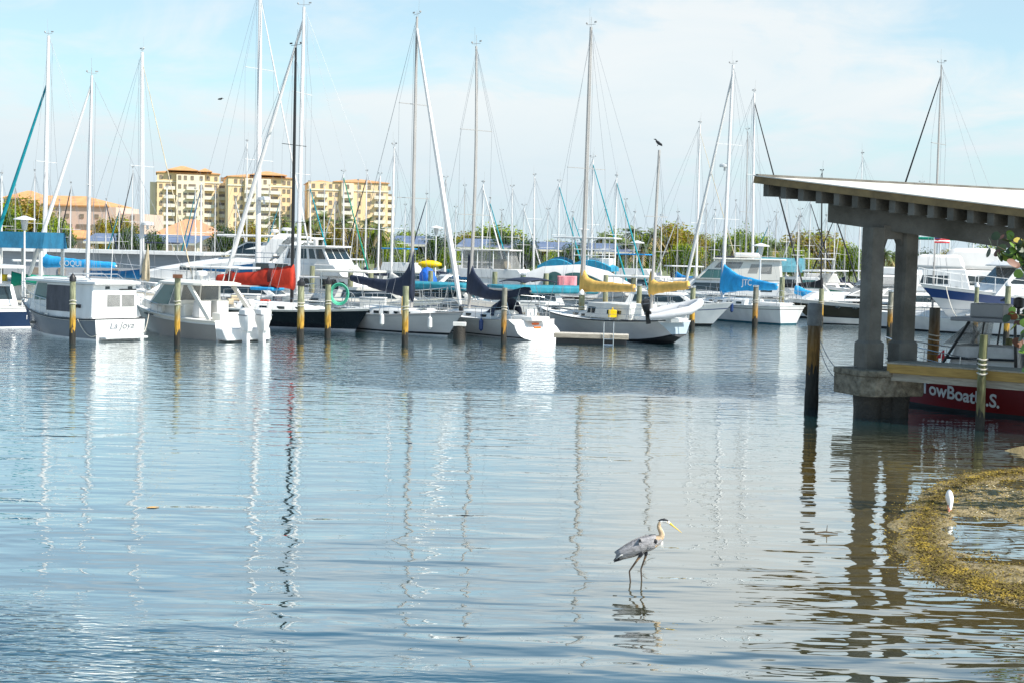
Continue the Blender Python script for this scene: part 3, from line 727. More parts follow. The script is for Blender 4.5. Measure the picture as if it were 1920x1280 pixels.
def tree(px, ytop, wpx, Y, kind, label, group=None, low=0.35, zg=1.0, name='tree'):
    g = P(px, ytop, Y); k = FPX / Y; rw = wpx / k / 2; H = g.z - zg
    t = thing(name, label, 'tree', (g.x, Y, zg), rnd.uniform(0, 6.28), group)
    zb = H * low * .5; rz_ = (H - zb) / 2
    q = MB(); q.tube([(0, 0, -.2), (.05 * rw, 0, zb + rz_ * .4), (0, .05 * rw, zb + rz_)], [max(.16, .07 * rw), .06 * rw, .03 * rw], 7)
    for a in range(4):
        an = a * 1.6 + rnd.random(); q.tube([(0, 0, zb + rz_ * .3), (rw * .5 * math.cos(an), rw * .5 * math.sin(an), zb + rz_ * 1.1)], [.04 * rw, .015 * rw], 5)
    q.build('trunk', bark, t)
    o = part(CR[kind], 'crown', t, (0, 0, zb + rz_)); o.scale = (rw, rw, rz_)
    return t
for a in ((45, 372, 130, 230, 'gold', 'golden leaved tree behind the blue kiosk awning'), (10, 385, 70, 215, 'green', 'green tree at the far left edge beside the golden tree'),
          (100, 405, 60, 225, 'lime', 'lime green bush right of the golden tree by the pink building'), (222, 408, 70, 240, 'gold', 'small golden tree between the pink building and the left tower'),
          (192, 412, 40, 235, 'gold', 'golden shrub in front of the pink wing'),
          (242, 430, 50, 175, 'dark', 'dark round bush behind the white mast'), (282, 436, 46, 172, 'dark', 'dark bush left of the salmon roof'), (118, 432, 40, 175, 'dark', 'dark bush behind the harbour building edge'),
          (420, 428, 60, 240, 'dark', 'dark tree at the foot of the middle tower'), (470, 418, 70, 250, 'gold', 'golden tree below the middle tower'), (545, 420, 70, 240, 'mix', 'mixed green tree between the middle and right towers'),
          (600, 418, 70, 235, 'mix', 'mixed tree below the left end of the broad tower'), (655, 425, 80, 230, 'gold', 'golden tree under the broad tower'), (705, 430, 60, 230, 'mix', 'mixed tree at the right corner of the broad tower'),
          (765, 432, 65, 225, 'lime', 'lime tree right of the broad tower'), (740, 448, 50, 180, 'lime', 'lime bush behind the grey mast'), (828, 445, 90, 190, 'dark', 'dark tree behind the furled white jib'),
          (880, 436, 80, 230, 'gold', 'golden tree at the left of the large round tree'), (930, 424, 95, 225, 'mix', 'large round green and gold tree over the solar carport'), (955, 440, 60, 185, 'dark', 'dark lower tree right of the round tree'),
          (845, 462, 40, 165, 'lime', 'lime bush by the second navy sail cover'), (912, 462, 44, 172, 'lime', 'bright bush left of the sportfisher curtains'), (1040, 452, 80, 210, 'gold', 'pale golden tree behind the tallest grey mast'),
          (1036, 470, 30, 172, 'lime', 'bright shrub at the sportfisher bow'), (1075, 460, 70, 180, 'dark', 'dark tree left of the blue boat awnings'), (985, 452, 60, 182, 'dark', 'dark tree behind the sportfisher'),
          (1150, 436, 64, 210, 'green', 'green tree above the lattice tower boat'), (1205, 440, 60, 205, 'mix', 'mixed tree behind the mizzen mast'), (1262, 420, 100, 215, 'gold', 'golden tree right of the mizzen mast'),
          (1314, 440, 60, 212, 'gold', 'rusty golden tree behind the white trawler yacht'), (1285, 458, 60, 172, 'mix', 'leafy low tree over the trawler yacht windscreen'), (1350, 446, 40, 205, 'green', 'green tree left of the thick white mast'),
          (1390, 430, 62, 205, 'lime', 'bright lime tree right of the thick white mast'), (1432, 444, 60, 205, 'green', 'green tree behind the street lamp by the teal awning'), (1462, 458, 36, 205, 'lime', 'lime tree right of the teal awning lamp'),
          (1518, 434, 116, 220, 'gold', 'broad golden tree left of the pavilion'), (1560, 452, 80, 222, 'gold', 'golden tree close to the pavilion column'), (1492, 466, 60, 175, 'mix', 'leafy low tree below the broad golden tree'),
          (1594, 462, 50, 180, 'green', 'green tree against the pavilion column'), (1790, 470, 70, 220, 'gold', 'golden tree seen through the pavilion'), (1850, 462, 60, 215, 'green', 'green tree seen past the yacht radar'),
          (1735, 474, 60, 220, 'dark', 'dark tree between the column and the green awning'), (1900, 480, 90, 210, 'mix', 'mixed tree behind the blue striped yacht')):
    tree(*a)
palmm = [mat('palm_frond', (0.09, 0.13, 0.025), 0.6, 0.3, 2), mat('palm_dry_frond', (0.32, 0.24, 0.10), 0.8, 0.3, 2)]
def palm_mesh(seed):
    r_ = random.Random(seed); q = MB()
    for k in range(26):
        a = k * 2.4 + r_.random(); el_ = r_.uniform(-.55, 1.2); L_ = r_.uniform(.85, 1.1); mi = 1 if el_ < -.3 else 0
        pts = []
        for i in range(6):
            s = i / 5; pts.append(Vector((math.cos(a) * s * L_ * math.cos(el_), math.sin(a) * s * L_ * math.cos(el_), math.sin(el_) * s * L_ - .55 * s * s)))
        sd = Vector((-math.sin(a), math.cos(a), 0))
        for i in range(5):
            for sgn in (-1, 1):
                for h in (0, .5):
                    p = pts[i].lerp(pts[i + 1], h); l = .26 * (1 - abs(i / 5 - .4)); tip = p + sd * sgn * l + (pts[i + 1] - pts[i]) * .8 - Vector((0, 0, l * .35))
                    q.add([p, p + (pts[i + 1] - pts[i]) * .45, tip], [(0, 1, 2)], mi)
    return mesh_only(q.build('crown', palmm, smooth=False))
PM = [palm_mesh(11), palm_mesh(12)]
palms = ((522, 402, 230, 2.7), (578, 412, 225, 2.4), (608, 402, 230, 2.8), (648, 410, 225, 2.6), (690, 412, 235, 2.6), (715, 424, 220, 2.3), (1130, 440, 200, 2.3), (1188, 428, 205, 2.5),
         (1225, 432, 205, 2.3), (1375, 448, 190, 2.0), (1446, 452, 190, 2.0), (1475, 452, 190, 2.0), (1658, 466, 200, 2.0), (1674, 472, 205, 1.8), (1176, 452, 190, 2.2), (1205, 456, 185, 2.1))
for i, (px, yt, Y, s) in enumerate(palms):
    g = P(px, yt, Y); H = g.z - 1.0
    t = thing('palm_tree', 'feathery palm among the golden trees in front of the yellow towers' if px < 800 else ('feathery palm among the green trees beyond the middle rows of masts' if px < 1600 else 'feathery palm framed by the pavilion columns'), 'palm',
              (g.x, Y, 1.0), rnd.uniform(0, 6), 'palms before the towers' if px < 800 else ('palms beyond the middle masts' if px < 1600 else 'palms framed by the columns'))
    MB().tube([(0, 0, -.2), (.15, 0, H * .5), (0, .1, H - .6)], [.22, .17, .14], 7).build('trunk', bark, t)
    part(PM[i % 2], 'crown', t, (0, .1, H - .7)).scale = (s, s, s)
# far wood line on the horizon
q = MB(); r_ = random.Random(5)
for k in range(5200):
    x = r_.uniform(-260, 260); h = 1.0 + 1.6 * noise.noise((x * .03, 1.0, 0)) + 1.6 * noise.noise((x * .12, 4.0, 0)); z = 1 + max(1.0, h) * r_.random(); y = 300 + r_.uniform(-6, 6)
    a = r_.uniform(.5, .95); d = Vector((r_.gauss(0, 1), r_.gauss(0, 1), r_.gauss(0, 1))).normalized(); e = d.cross(Vector((r_.gauss(0, 1), 1, r_.gauss(0, 1)))).normalized()
    p = Vector((x, y, z)); q.add([p - d * a, p + e * a * .7, p + d * a, p - e * a * .7], [(0, 1, 2, 3)], 0 if noise.noise((x * .08, 7, 0)) > -.1 else 1)
tag(q.build('treeline', [lv['deep'], lv['gold']], smooth=False), kind='stuff')

# ---------------------------------------------------------------- street lamps
lampm = mat('lamp_glass', (0.55, 0.56, 0.55), 0.3, 0.1, 2)
for px, yt, Y, lb in ((46, 406, 80, 'white dock lamp rising in front of the blue kiosk awning'), (818, 424, 120, 'dock lamp right of the furled white jib by the dark tree'),
                      (1427, 457, 100, 'white dock lamp in front of the teal boat awning'), (1094, 428, 150, 'far lamp post beside the tallest grey mast'), (1195, 452, 120, 'small dock lamp left of the mizzen mast')):
    g = P(px, yt, Y); H = g.z
    t = thing('dock_lamp', lb, 'street lamp', (g.x, Y, 0), 0, 'dock lamps')
    MB().tube([(0, 0, 0), (0, 0, H - .75)], [.075, .05], 8).build('post', white, t)
    MB().lathe((0, 0, H), [(.10, -.78), (.14, -.72), (.22, -.2)], 12).build('lantern', lampm, t)
    MB().lathe((0, 0, H), [(.62, -.2), (.6, -.15), (.2, -.02), (.05, 0.03)], 16).build('lamp_shade', white, t)
# ---------------------------------------------------------------- boat builders
class Hull:
    """hull form: x forward from the stern, z up from the waterline"""
    def __init__(s, L, B, fs, fb, wt=.8, e=2.2, sr=0.0, br=.6, kws=.92, kwb=.30, sagk=.10, tm=.42, fl=1.2, lift=0.0):
        s.lift = lift
        s.L, s.B, s.fs, s.fb, s.wt, s.e, s.sr, s.br, s.kws, s.kwb, s.sagk, s.tm, s.fl = L, B, fs, fb, wt, e, sr, br, kws, kwb, sagk, tm, fl
    def half(s, t):
        if t < s.tm: return s.B / 2 * (s.wt + (1 - s.wt) * math.sin(t / s.tm * math.pi / 2))
        return s.B / 2 * max(0.012, 1 - ((t - s.tm) / (1 - s.tm)) ** s.e)
    def zs(s, t): return s.fs + (s.fb - s.fs) * t ** 1.9 - s.sagk * math.sin(math.pi * t)
    def pt(s, t, v, sg):
        h = s.half(t); bw = h * (s.kws + (s.kwb - s.kws) * t ** 2.2)
        if v >= 0: z = v * s.zs(t); y = bw + (h - bw) * v ** s.fl
        else: z = v * 0.5; y = bw * (1 + 0.75 * v)
        if s.lift and t < .3: z += s.lift * (1 - t / .3) ** 2 * (1 - v) ; y *= 1 - .35 * (1 - t / .3) ** 2 * (1 - v)
        xs = s.sr * z; xb = s.L - s.br * s.zs(1) + s.br * z
        return Vector((xs + t * (xb - xs), sg * y, z))
    def yat(s, x, z):
        t = min(1, max(0, x / s.L)); return abs(s.pt(t, max(0, z / s.zs(t)), 1).y)
def hull_parts(root, H, bands, deck=None, transom=None, rail_m=None, n=20, deck_z=0.05, cock=None, name='hull'):
    """bands: list of (v_low, v_high, material); rail_m: rubbing strake material"""
    vs_ = [bands[0][0]] + [b[1] for b in bands]
    mats, ix = [], []
    for b in bands:
        if b[2] not in mats: mats.append(b[2])
        ix.append(mats.index(b[2]))
    tr = [transom] * len(bands) if not isinstance(transom, list) else transom
    tix = []
    for k, m_ in enumerate(tr):
        m_ = m_ or bands[k][2]
        if m_ not in mats: mats.append(m_)
        tix.append(mats.index(m_))
    q = MB(); ts = [i / n for i in range(n + 1)]; nv = len(vs_)
    for sg in (-1, 1):
        for t in ts:
            for v in vs_: q.v.append(tuple(H.pt(t, v, sg)))
    o = (n + 1) * nv
    for s in (0, 1):
        for i in range(n):
            for j in range(nv - 1):
                a = s * o + i * nv + j; q.f.append((a, a + nv, a + nv + 1, a + 1)); q.m.append(ix[j])
    for i in range(n):
        a = i * nv; q.f.append((a, a + nv, a + nv + o, a + o)); q.m.append(ix[0])
    for j in range(nv - 1): q.f.append((j, j + 1, o + j + 1, o + j)); q.m.append(tix[j])
    ho = q.build(name, mats, root, ang=0.6)
    d = MB()
    for t in ts:
        p = H.pt(t, 1, 1); h = abs(p.y) * .985
        z = p.z - deck_z
        for f in (-1, -.5, 0, .5, 1): d.v.append((p.x, f * h, z + .07 * (1 - f * f) * min(1, h)))
    for i in range(n):
        for j in range(4):
            a = i * 5 + j; d.f.append((a, a + 5, a + 6, a + 1)); d.m.append(0)
    d.build('deck', deck or deckw, root, ang=0.6)
    if rail_m:
        r_ = MB()
        for sg in (-1, 1): r_.tube([H.pt(t, 1, sg) + Vector((0, sg * .01, -.01)) for t in ts], .035, 6)
        r_.tube([H.pt(0, 1, -1), H.pt(0, 1, 1)], .03, 6)
        r_.build('toe_rail', rail_m, root)
    return ho
def railing(root, H, t0, t1, h=.62, n=7, wires=2, r=.016, sides=(-1, 1), m=None, pulpit=True, name='railing'):
    q = MB()
    for sg in sides:
        ts = [t0 + (t1 - t0) * i / n for i in range(n + 1)]
        b = [H.pt(t, 1, sg * .93) for t in ts]
        for p in b: q.tube([p, p + Vector((0, 0, h))], r, 6)
        for k in range(wires):
            zz = h * (1 - k * .48); q.tube([p + Vector((0, 0, zz)) for p in b], r * (.9 if k == 0 else .6), 6)
    if pulpit:
        a, b_ = H.pt(t1, 1, -.93), H.pt(t1, 1, .93); f = H.pt(1, 1, 0) + Vector((.12, 0, h * 1.05))
        q.tube([a + Vector((0, 0, h)), f, b_ + Vector((0, 0, h))], r * 1.1, 6); q.tube([H.pt(1, 1, 0), f], r, 6)
    return q.build(name, m or steel, root)
def house(root, name, m, xb0, xb1, xt0, xt1, wb, wt, z0, z1, wins=(), tf=1.0, bevel=0.04, wm=None, th=.014):
    c = {('b', 0, -1): (xb0, -wb, z0), ('b', 1, -1): (xb1, -wb * tf, z0), ('b', 1, 1): (xb1, wb * tf, z0), ('b', 0, 1): (xb0, wb, z0),
         ('t', 0, -1): (xt0, -wt, z1), ('t', 1, -1): (xt1, -wt * tf, z1), ('t', 1, 1): (xt1, wt * tf, z1), ('t', 0, 1): (xt0, wt, z1)}
    k4 = [(0, -1), (1, -1), (1, 1), (0, 1)]
    q = MB(); q.hexa([c[('b', *k)] for k in k4] + [c[('t', *k)] for k in k4])
    o = q.build(name, m, root, bevel=bevel, ang=0.5)
    fc = {'S': ((0, -1), (1, -1)), 'P': ((1, 1), (0, 1)), 'F': ((1, -1), (1, 1)), 'B': ((0, 1), (0, -1))}
    for w_ in wins:
        f, a0, a1, v0, v1 = w_[:5]; mm = w_[5] if len(w_) > 5 else (wm or glass); sl_ = w_[6] if len(w_) > 6 else 0.0
        l, r_ = fc[f]; bl, br_, tl, tr_ = (Vector(c[(x, *y)]) for x, y in (('b', l), ('b', r_), ('t', l), ('t', r_)))
        def at(a, v, bl=bl, br_=br_, tl=tl, tr_=tr_): return bl.lerp(br_, a).lerp(tl.lerp(tr_, a), v)
        if f in 'PB': a0, a1 = 1 - a1, 1 - a0
        sg = -1 if f in 'PB' else 1
        qd = [at(a0, v0), at(a1, v0), at(a1 + min(0, sl_ * sg), v1), at(a0 + max(0, sl_ * sg), v1)]
        nn = (qd[1] - qd[0]).cross(qd[3] - qd[0]).normalized() * .003
        MB().slab([p + nn for p in qd], th).build('window', mm, o, smooth=False)
    return o
def vox(root, name, m, c, d, rz=0, bevel=.02): return MB().box(c, d, rz).build(name, m, root, bevel=bevel)
def cover(root, mx, bz, ln, hf, ha, m, drop=0.0, wid=.17, low=.14, seed=0, name='sail_cover', taper=.55, fw=.13, rise=0.0):
    q = MB(); rings = []; n = 34; r_ = random.Random(seed)
    for i in range(n + 1):
        s = i / n; top = ha * (1 - taper * s) + (hf - ha) * math.exp(-s / fw) ; lo = low * (1 - .4 * s) * (1 + .5 * math.exp(-s / .08))
        wd_ = wid * (1 - .45 * s) * (.75 + .25 * min(1, s * 8)); x = mx + .10 - s * ln; zb = bz - drop * math.sin(math.pi * min(1, s * 1.1)) + rise * s
        ring = []
        for k in range(12):
            a = 2 * math.pi * k / 12; zz = math.sin(a); h = (top if zz > 0 else lo) * zz
            w2 = wd_ * math.cos(a) * (1 if zz < .3 else 1 - .45 * (zz - .3)) * (1 + .30 * noise.noise((s * 12, k * .8, seed)) + .10 * noise.noise((s * 30, k * .7, seed)))
            ring.append(Vector((x, w2, zb + h * (1 + .14 * noise.noise((s * 9, k * .5, seed + 3)) + .04 * noise.noise((s * 30, k * .5, seed))))))
        rings.append(ring)
    q.loft(rings)
    return q.build(name, m, root, ang=3.2)
LINES_M = {}
def sailboat(label, mast, top, Y, heading, L=10.5, B=3.4, mxf=.58, hull=None, deck=None, mast_m=wmast, boom=.42, boom_z=1.35, cov=None, jib=None, spread=(.55,), trunk=True, ports=4,
             group=None, transom=None, lod=0, fs=1.0, fb=1.3, mast_r=.085, jib_r=.085, jib_top=.96, sr=-.25, br=.7, wt=.72, bend=0.0, strake=None, dodger=None, bimini=None, spl=1.05, backstay=True, furl_tip=None, hull_kw=None, name='sailboat', cov_kw=None, trunk_m=None, rails=True):
    """mast: photo pixel of the mast foot, top: of the masthead; the hull is set under the mast"""
    hd = Vector((heading[0], heading[1], 0)).normalized(); rz = math.atan2(hd.y, hd.x)
    mw = P(mast[0], mast[1], Y); mx = L * mxf
    loc = Vector((mw.x, mw.y, 0)) - hd * mx
    t = thing(name, label, 'sailboat', loc, rz, group)
    inv = Matrix.Rotation(-rz, 3, 'Z')
    def loc_of(wp): return inv @ (Vector(wp) - loc)
    kw = dict(wt=wt, sr=sr, br=br, kwb=.42, kws=.80); kw.update(hull_kw or {})
    H = Hull(L, B, fs, fb, **kw)
    hull = hull or [(-1, 0.02, antif), (.02, .13, blackp), (.13, .86, white), (.86, 1, white)]
    hull_parts(t, H, hull, deck, transom, strake if lod == 0 else None, n=20 if lod == 0 else 12)
    zd = H.zs(mxf)
    # coachroof
    if trunk:
        q = MB(); rings = []
        for i in range(9):
            s = i / 8; x = L * (.30 + .46 * s); tt = x / L; hw = H.half(tt) * .60 * (1 - .45 * s); z0 = H.zs(tt) - .08; hh = .48 * (1 - .55 * s ** 2) if i < 8 else .10
            rings.append([Vector((x, y * hw, z0 + z * hh)) for y, z in ((-1, 0), (-.92, .75), (-.7, 1), (0, 1.12), (.7, 1), (.92, .75), (1, 0))])
        q.loft(rings, closed=True); tr = q.build('coachroof', trunk_m or deckw, t, ang=.9)
        if lod == 0:
            for sg in (-1, 1):
                for k in range(ports):
                    s = .12 + .62 * k / max(1, ports - 1); x = L * (.30 + .46 * s); hw = H.half(x / L) * .60 * (1 - .45 * s) * .975; z = H.zs(x / L) - .08 + .48 * (1 - .55 * s * s) * .42
                    MB().box((x, sg * hw, z), (.5, .03, .15)).build('window', glass, tr, bevel=.01)
            vox(t, 'hatch', glass, (L * .70, 0, H.zs(.7) + .36), (.55, .55, .06)); vox(t, 'hatch', glass, (L * .84, 0, H.zs(.84) + .06), (.5, .5, .06))
            q = MB(); q.box((L * .14, 0, H.zs(.14) + .10), (L * .24, B * .34, .22)); q.build('cockpit_coaming', deckw, t, bevel=.04)
            q = MB(); q.tube([(L * .07, .42 * math.cos(a), H.zs(.1) + .62 + .42 * math.sin(a)) for a in (2 * math.pi * k / 16 for k in range(17))], .018, 6); q.tube([(L * .07, 0, H.zs(.1)), (L * .07, 0, H.zs(.1) + .62)], .05, 6); q.build('steering_wheel', steel, t)
            for sg in (-1, 1): MB().lathe((L * .24, sg * B * .27, H.zs(.24) + .12), [(.09, 0), (.075, .1), (.1, .18)], 10).build('winch', steel, t)
    # mast, leaning as measured
    tl = loc_of(P(top[0], top[1], Y)); foot = Vector((mx, 0, zd + .25)); tl.y = 0; 
    if abs(tl.x - mx) > 1.0: tl.x = mx - math.copysign(1.0, mx - tl.x)
    def on(f): return foot.lerp(tl, f) + Vector((bend * math.sin(math.pi * f), 0, 0))
    q = MB(); q.tube([on(i / 8) for i in range(9)], [mast_r * (1 - .35 * (i / 8) ** 3) for i in range(9)], 8, flat=.72); mo = q.build('mast', mast_m, t)
    hm = (tl - foot).length
    for f in spread:
        MB().bar(on(f) + Vector((0, -spl, .05)), on(f) + Vector((0, spl, .05)), .07, .03).build('spreader', mast_m, mo)
    q = MB(); tp = on(1); ga = rnd.uniform(.12, .42) if lod == 0 else rnd.uniform(.05, .28); q.tube([tp, tp + Vector((0, 0, rnd.uniform(.2, .6)))], .012, 5); q.tube([tp + Vector((-ga, 0, .12)), tp + Vector((ga, 0, .16))], .012, 5)
    q.ball(tp + Vector((ga, 0, .24)), .06, 6); q.box(tp + Vector((-ga, 0, .24)), (.18, .02, .08)); q.tube([tp + Vector((0, .1, 0)), tp + Vector((0, .12, 1.0))], .007, 4)
    q.build('masthead_gear', plasb if mast_m is bmast else alu, mo)
    # rigging
    wr = .0085 if lod == 0 else .010
    q = MB(); ff = H.pt(.985, 1, 0); fs_ = on(jib_top)
    if not jib: q.tube([ff, fs_], wr, 4)
    if backstay: q.tube([H.pt(.0, 1, 0), on(1)], wr, 4)
    for sg in (-1, 1):
        cp = H.pt(mxf - .02, 1, sg * .97); prev = cp
        for f in spread:
            p = on(f) + Vector((0, sg * spl, .05)); q.tube([prev, p], wr, 4); prev = p
        q.tube([prev, on(.985)], wr, 4)
        for f in spread[:1]: q.tube([cp + Vector((-.4, 0, 0)), on(f)], wr, 4); q.tube([cp + Vector((.4, 0, 0)), on(f)], wr, 4)
    q.tube([on(.97) - Vector((mast_r * 1.4, 0.05, 0)), on(.03) - Vector((mast_r * 2, .05, 0))], wr, 4)
    q.tube([on(1.0), Vector((mx - L * boom, 0, zd + boom_z + .15))], wr * .8, 4)
    q.build('rigging', wire, t)
    if jib:
        rj = jib_r; q = MB(); a = ff + Vector((-.1, 0, .35))
        pts = [a.lerp(fs_, i / 10) for i in range(11)]
        q.tube(pts, [rj * (.55 + .45 * min(1, i / 1.2)) * (1 - .55 * (i / 10) ** 1.5) for i in range(11)], 8); q.build('furled_jib', jib, t)
        MB().lathe(ff + Vector((-.03, 0, .05)), [(.10, 0), (.12, .05), (.12, .2), (.08, .25)], 10).build('furler_drum', plasb, t)
    bz = zd + boom_z
    q = MB(); q.tube([(mx - .1, 0, bz), (mx - L * boom, 0, bz + (cov_kw or {}).get('rise', 0))], .06, 8); q.build('boom', mast_m, t)
    if cov:
        ck = dict(hf=1.1, ha=.36); ck.update(cov_kw or {})
        t['_cov'] = 1; del t['_cov']
        cover(t, mx, bz, L * boom * ck.pop('len', 1.0), ck.pop('hf'), ck.pop('ha'), cov, seed=len(label), **ck)
    if rails and lod == 0:
        railing(t, H, .03, .93, .60, 7)
    elif rails:
        railing(t, H, .05, .93, .60, 5, 1, r=.02)
    if dodger:
        q = MB(); rings = []
        for i in range(5):
            s = i / 4; x = L * .30 + .9 * s - .3; hh = .95 * (1 - .75 * s ** 2); z0 = H.zs(.3) + .15
            rings.append([Vector((x, .95 * math.cos(a), z0 + hh * math.sin(a))) for a in (math.pi * k / 8 for k in range(9))])
        q.loft(rings, cap=False, closed=False); q.build('dodger', dodger, t)
    if bimini:
        q = MB(); z = H.zs(.1) + 2.0
        q.loft([[Vector((x, y, z + .18 * (1 - (y / 1.1) ** 2) + dz)) for y in (-1.1, -.6, 0, .6, 1.1)] for x, dz in ((L * .02, -.08), (L * .08, 0), (L * .16, 0), (L * .22, -.08))] , cap=False, closed=False)
        b = q.build('bimini', bimini, t); so_ = b.modifiers.new('solid', 'SOLIDIFY'); so_.thickness = .03
        tubes(t, 'bimini_strut', steel, [[(L * .12, sg * 1.1, H.zs(.1)), (L * x, sg * 1.08, z)] for x in (.04, .20) for sg in (-1, 1)], .015, 5)
    t['_L'] = L; del t['_L']
    return t, H, on, zd
def motorboat(label, center, Y, heading, H, bands, deck=None, transom=None, cat='motor yacht', name='motor_yacht', rail_m=None, at=.5, lod=0, group=None):
    hd = Vector((heading[0], heading[1], 0)).normalized(); rz = math.atan2(hd.y, hd.x)
    c = P(center, 560, Y); loc = Vector((c.x, c.y, 0)) - hd * (H.L * at)
    t = thing(name, label, cat, loc, rz, group)
    hull_parts(t, H, bands, deck, transom, rail_m, n=20 if lod == 0 else 14)
    if name in ('motor_yacht', 'day_cruiser', 'far_cruiser', 'express_cruiser'):
        for sg in (-1, 1):
            for k in range(3):
                x = H.L * (.48 + .11 * k); z = H.zs(x / H.L) * .80
                MB().ball((x, sg * H.yat(x, z), z), (.26, .035, .10), 8).build('portlight', glass, t)
            for tt in (.08, .45, .9): p = H.pt(tt, 1, sg * .9); MB().box(p + Vector((0, 0, .06)), (.26, .05, .05)).box(p + Vector((0, 0, .0)), (.08, .05, .1)).build('cleat', steel, t)
    return t
def arch(root, m, x, z0, w_, h, th=.16, wd_=.35, lean=.5, name='radar_arch'):
    q = MB()
    pts = [(x, -w_, z0), (x - lean * .8, -w_ * .96, z0 + h * .85), (x - lean, -w_ * .7, z0 + h), (x - lean, w_ * .7, z0 + h), (x - lean * .8, w_ * .96, z0 + h * .85), (x, w_, z0)]
    rings = []
    for p in pts:
        p = Vector(p); rings.append([p + Vector((dx, 0, dz)) for dx, dz in ((-wd_, -th / 2), (wd_, -th / 2), (wd_, th / 2), (-wd_, th / 2))])
    q.loft(rings); return q.build(name, m, root, bevel=.03)
def radar(root, c, m=None, r=.32):
    return MB().lathe(c, [(.08, -.35), (.08, -.1), (r, -.08), (r, .08), (r * .7, .14)], 12).build('radar_dome', m or white, root)
def outboard(root, c, m, s=1.0):
    q = MB(); c = Vector(c); rings = []
    for z, x0, x1, w_ in ((-.28, -.34, .05, .15), (.05, -.42, .12, .22), (.35, -.46, .14, .25), (.52, -.40, .12, .22), (.60, -.26, .02, .12)):
        rings.append([c + Vector((x * s, y * s, z * s)) for x, y in ((x0, -w_ * .6), (x0 + .1, -w_), (x1 - .06, -w_), (x1, -w_ * .6), (x1, w_ * .6), (x1 - .06, w_), (x0 + .1, w_), (x0, w_ * .6))])
    q.loft(rings); o = q.build('outboard_motor', m, root, ang=.7)
    q = MB(); q.hexa([c + Vector((x * s, y * s, z * s)) for z in (-1.15, -.25) for x, y in ((-.25, -.07), (.06, -.07), (.06, .07), (-.25, .07))]); q.build('outboard_leg', m if m is not plasb else plasb, o)
    q = MB(); q.box(c + Vector((-.16 * s, 0, .33 * s)), (.52 * s, .52 * s, .035 * s)); q.build('cowl_stripe', greyhull, o)
    return o
def tlocal(t):
    rz = t.rotation_euler[2]; inv = Matrix.Rotation(-rz, 3, 'Z'); l = Vector(t.location)
    return lambda wp: inv @ (Vector(wp) - l)
SL_A, SL_C = (-.60, .80), (.60, -.80)

# ---------------------------------------------------------------- first row, from the left
# grey trawler
H = Hull(8.4, 2.9, .98, 1.62, wt=.90, e=2.3, br=.55, kws=.95, kwb=.40, sagk=.18)
t = motorboat('grey hulled pocket trawler with white cabin and bare white transom lettered La Joya', 222, 64.6, (-.755, .656), H,
              [(-1, .0, antif), (0, .09, white), (.09, .93, greyhull), (.93, 1, offw)], transom=[antif, white, white, white], name='pocket_trawler', cat='trawler boat', rail_m=blackp, at=.02)
house(t, 'aft_cabin', white, .45, 4.3, .45, 4.3, 1.22, 1.14, .92, 2.52,
      [('B', .06, .345, .36, .70, clearv), ('B', .385, .67, .36, .70, clearv), ('B', .80, .95, .25, .7, offw), ('B', .10, .20, .86, .94), ('B', .62, .72, .86, .94), ('P', .36, .98, .18, .92, c_grey), ('S', .36, .9, .3, .85, c_grey)], bevel=.05)
house(t, 'wheelhouse', white, 4.3, 5.9, 4.3, 5.35, 1.14, 1.04, 1.02, 2.52, [('P', .08, .86, .42, .95, tealglass), ('S', .08, .86, .42, .95, tealglass), ('F', .05, .34, .4, .95, tealglass), ('F', .36, .64, .4, .95, tealglass), ('F', .66, .95, .4, .95, tealglass)], bevel=.04)
ro = MB(); ro.loft([[Vector((x, y, z)) for y, z in ((-h, 2.52), (-h, 2.62), (-h * .6, 2.70), (h * .6, 2.70), (h, 2.62), (h, 2.52))] for x, h in ((.2, 1.2), (1, 1.3), (5.2, 1.28), (6.4, 1.05))]); ro.build('cabin_roof', white, t, ang=.5)
house(t, 'foredeck_trunk', deckw, 5.7, 7.2, 5.7, 7.0, .85, .75, 1.15, 1.62, tf=.7)
vox(t, 'swim_platform', white, (-.28, 0, .16), (.56, 2.2, .09)); vox(t, 'transom_door', offw, (-.012, -.35, .62), (.02, .8, .6))
for sg in (-1, 1):
    for tt in (.06, .5, .92): p = H.pt(tt, 1, sg * .92); MB().box(p + Vector((0, 0, .06)), (.24, .05, .05)).box(p, (.08, .05, .1)).build('cleat', steel, t)
MB().box((.44, -.68, 2.28), (.03, .9, .05)).build('grab_rail', plasb, t); MB().tube([(.9, 1.15, 2.66), (4.6, 1.10, 2.66)], .022, 6).build('roof_grab_rail', steel, t)
railing(t, H, .50, .95, .75, 6, 2, .018)
q = MB()
for dx in (1.0, 2.2): q.tube([(dx, .9, 2.7), (dx + .6, .9, 2.95), (dx + .6, -.9, 2.95), (dx, -.9, 2.7)], .02, 6)
q.build('roof_rack', steel, t); vox(t, 'roof_hatch', offw, (3.3, .2, 2.75), (.6, .6, .12)); MB().tube([(2.0, -.8, 2.65), (1.9, -.85, 4.6)], .015, 5).build('whip_aerial', white, t)
for y in (.78, .92): MB().lathe((1.35, 1.235, 1.5 + .0), [(.07, -.08), (.09, 0), (.07, .08)], 8).build('side_vent', plasb, t).location = (y * 2 - 1.5, 0, 0)
text('La Joya', .30, (-.014, -.05, .66), (0, -1, 0), (0, 0, 1), greyhull, t, squash=1.05, skew=.3, th=.03)
vox(t, 'hull_vent', blackp, (5.7, H.yat(5.7, .55) + .002, .55), (.42, .03, .13), bevel=.005).rotation_euler = (0, 0, 0)
q = MB(); q.tube(sag(H.pt(.15, 1, 1) + Vector((0, .05, 0)), (-.1, 1.25, .3), .35), .02, 6); q.build('dock_line', rope, t)

